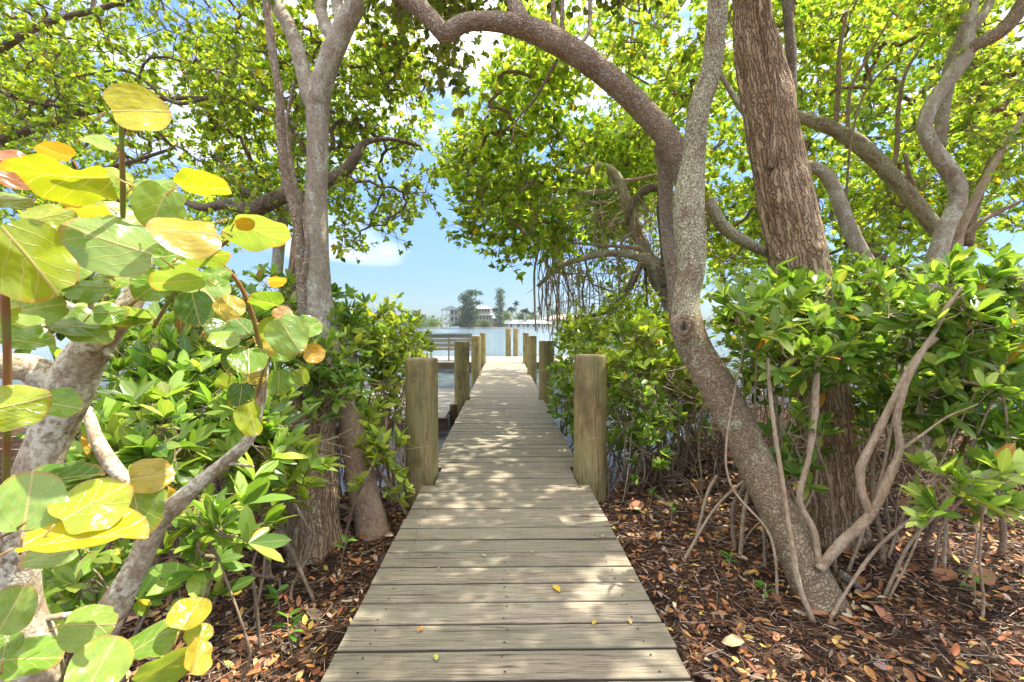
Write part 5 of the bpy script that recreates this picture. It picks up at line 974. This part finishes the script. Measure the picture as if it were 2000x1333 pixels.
# far trees
FAR_D = ([(.045, .085, .030), (.07, .12, .04), (.10, .155, .05), (.03, .06, .028)], [3, 3, 1.5, 2]); FAR_B = ([(.05, .09, .05), (.07, .11, .055), (.035, .07, .045)], [1, 1, 1]); FAR_Y = ([(.14, .20, .04), (.20, .26, .06), (.09, .14, .035)], [1, 1, 1])
def fartree(name, label, px, pyb, top, d, lobes, n, pal_, leaf=.9, tw=3.5, group=None):
    o = thing(name, label, 'tree', (fx(px, d), d, .4), group); mb = MB(); tube(mb, [(fx(px, d), d, .2, wpx(px, 640, d, tw)), (fx(px, d) + .2, d, (fz(top, d)) * .5, wpx(px, 640, d, tw * .7)), (fx(px, d), d, fz(top, d) * .85, wpx(px, 640, d, tw * .3))], 8, .1, 1, step=1.); mb.build('trunk', M['dark_bark'], o)
    mb = MB(); tot = sum(a[2] * a[3] for a in lobes); q = []
    for (lx, ly, rx, ry) in lobes:
        k = int(n * rx * ry / tot) + 4; u = unit(R.normal(0, 1, (k, 3))) * (R.random((k, 1)) ** .38)
        u *= (1 + .35 * vnoise(u * 2.7 + lx))[:, None]
        q.append(np.stack([fx(lx, d) + u[:, 0] * rx * d / F, d + u[:, 1] * rx * d / F, fz(ly, d) + u[:, 2] * ry * d / F], 1))
    q = np.vstack(q); k = len(q); leaves(mb, q, R.normal(0, 1, (k, 3)) + np.array([0, 0, -.3]), R.normal(0, .6, (k, 3)) + np.array([0, 0, 1]), leaf * R.uniform(.6, 1.3, k), leaf * .55, pal(k, *pal_), TS, .2); mb.build('crown', M['leaf'], o); return o
fartree('casuarina_tree', 'tall feathery dark tree standing in front of the three storey house', 915, 643, 566, 228.9 + 2, [(915, 575, 9, 9), (925, 572, 11, 7), (905, 583, 10, 10), (918, 592, 14, 12), (908, 608, 14, 15), (922, 612, 14, 14), (916, 630, 16, 13), (904, 630, 11, 13), (935, 592, 6, 4), (938, 573, 6, 3)], 5200, FAR_D, .75)
fartree('pine_tree', 'tall narrow column-shaped pine across the water, right of the big house', 977, 643, 562, 232, [(977, 570, 9, 8), (976, 582, 10, 9), (977, 595, 10, 9), (975, 608, 10, 9), (976, 622, 11, 10), (976, 635, 11, 8), (966, 606, 6, 5)], 3000, FAR_D, .6)
for k, (px, py, rx, ry, p_, l_) in enumerate([(945, 634, 14, 8, FAR_Y, 'yellow green bush at the foot of the big house wall'), (893, 635, 7, 7, FAR_Y, 'yellow green bush left of the feathery dark tree'), (990, 618, 12, 12, FAR_Y, 'rounded light green tree right of the column pine'), (1018, 620, 14, 8, FAR_D, 'dark round tree behind the low white house'), (1040, 621, 12, 7, FAR_Y, 'light round tree behind the chimney of the low house'), (1085, 612, 26, 12, FAR_D, 'dark tree behind the hanging mangrove roots on the far shore'), (845, 631, 18, 9, FAR_Y, 'yellow green mangrove bush left of the big house on the far shore'), (815, 634, 22, 8, FAR_Y, 'low yellow green mangrove further left on the far shore'), (1180, 618, 40, 14, FAR_D, 'dark tree clump far right across the water')]):
    fartree('shore_tree', l_, px, 643, py - ry, 231 + (6 if 'behind' in l_ else -.5) + (10 if k in (2,3,4,5,8) else 0), [(px - rx * .3, py, rx * .7, ry), (px + rx * .35, py + ry * .1, rx * .65, ry * .85), (px, py - ry * .2, rx * .5, ry * .8)], 900, p_, .6, 2, 'trees along the far shore')
mb = MB(); q = []
for px in np.arange(150, 2300, 7.):
    if 858 < px < 1190 and R.random() < .55: continue
    d = R.uniform(262, 330); h_ = 15 + 9 * max(0, vnoise(np.array([px * .02, 3, 0])) + .4) + R.normal(0, 2.5); k = 80; u = unit(R.normal(0, 1, (k, 3))) * (R.random((k, 1)) ** .4); q.append(np.stack([fx(px, d) + u[:, 0] * 4.6, d + u[:, 1] * 4, (fz(643, d) + h_ * d / F * .5) + u[:, 2] * h_ * d / F * .6], 1))
q = np.vstack(q); q = q[q[:, 2] > .3]; k = len(q); leaves(mb, q, R.normal(0, 1, (k, 3)), R.normal(0, .6, (k, 3)) + np.array([0, 0, 1]), 1.5 * R.uniform(.6, 1.3, k), .9, pal(k, *FAR_B), TS, .2); o = mb.build('distant_woods', M['leaf']); tag(o, 'hazy blue green line of distant woods along the horizon', 'woods'); o['kind'] = 'stuff'
def palm(px, pyc, d, label, r=9, fan=False, lean=0):
    o = thing('palm_tree', label, 'palm', (fx(px, d), d, .4), 'palms across the water'); c = np.array([fx(px + lean, d), d, fz(pyc, d)]); mb = MB(); tube(mb, [(fx(px, d), d, .2, .26), (fx(px + lean * .3, d), d, c[2] * .5, .18), (*c, .16)], 8, .05, 2, step=1.); mb.build('trunk', M['smooth_bark'], o)
    L_ = r * d / F; mb = MB()
    for k in range(18):
        a = k * 2.4; el = R.uniform(-.5, 1.1) if not fan else R.uniform(-1.2, 1.4); pr = None; pts = []
        for s in np.linspace(0, 1, 9): pts.append(c + np.array([cos(a) * cos(el), sin(a) * cos(el), sin(el)]) * L_ * s - np.array([0, 0, (.55 if not fan else .2) * L_ * s * s]))
        pts = np.array(pts); segs(mb, pts[:-1], pts[1:], np.full(8, .05), np.full(8, .04), 3, (.12, .16, .05))
        for s in range(1, 9):
            for sd in (-1, 1): 
                dr = pts[s] - pts[s - 1]; sv = unit(np.cross(dr, [0, 0, 1.])) * sd; dvv = np.array([unit(sv * .8 + unit(dr) * .7 - np.array([0, 0, .55]))])
                for q_ in (0, .5): leaves(mb, np.array([pts[s] - dr * q_]), dvv, np.array([[0, 0, 1.]]), L_ * .38 * (1.15 - s / 10), .34, pal(1, *FAR_D), TS, .3)
    mb.build('crown', M['leaf'], o)
palm(1008, 592, 238, 'tall palm with a round head right of the column pine', 7, True); palm(996, 603, 236, 'palm with arching fronds leaning right beside the column pine', 11, lean=4); palm(1027, 606, 236, 'palm with spreading fronds behind the low white house', 12); palm(1053, 604, 245, 'tall thin palm above the right end of the low white house', 7, True); palm(1042, 612, 240, 'shorter palm above the middle of the low white house', 8); palm(1140, 600, 240, 'palm beyond the hanging roots', 10)
for px, pyc in ((752, 606), (765, 607), (812, 609), (740, 610)): palm(px, pyc, 290, 'distant palm head rising %s' % {752: 'above the woods left of the open sky', 765: 'above the woods, second from the left', 812: 'alone above the woods in the middle of the open water', 740: 'lowest above the left end of the woods'}[px], 9)
m, t, o = newmat('haze'); pv = t.nodes.new('ShaderNodeVolumePrincipled'); pv.inputs['Color'].default_value = (.86, .93, 1, 1); pv.inputs['Density'].default_value = .0003; pv.inputs['Anisotropy'].default_value = .3; t.links.new(pv.outputs[0], o.inputs['Volume'])
mb = MB(); mb.box((0, 150, 9.5), (1500, 420, 23)); hz = mb.build('haze', m, None, False); hz['kind'] = 'stuff'; tag(hz, 'faint pale sea haze over the bay softening the far shore', 'haze')
for o in list(bpy.data.objects):
    if '_o' in o: del o['_o']
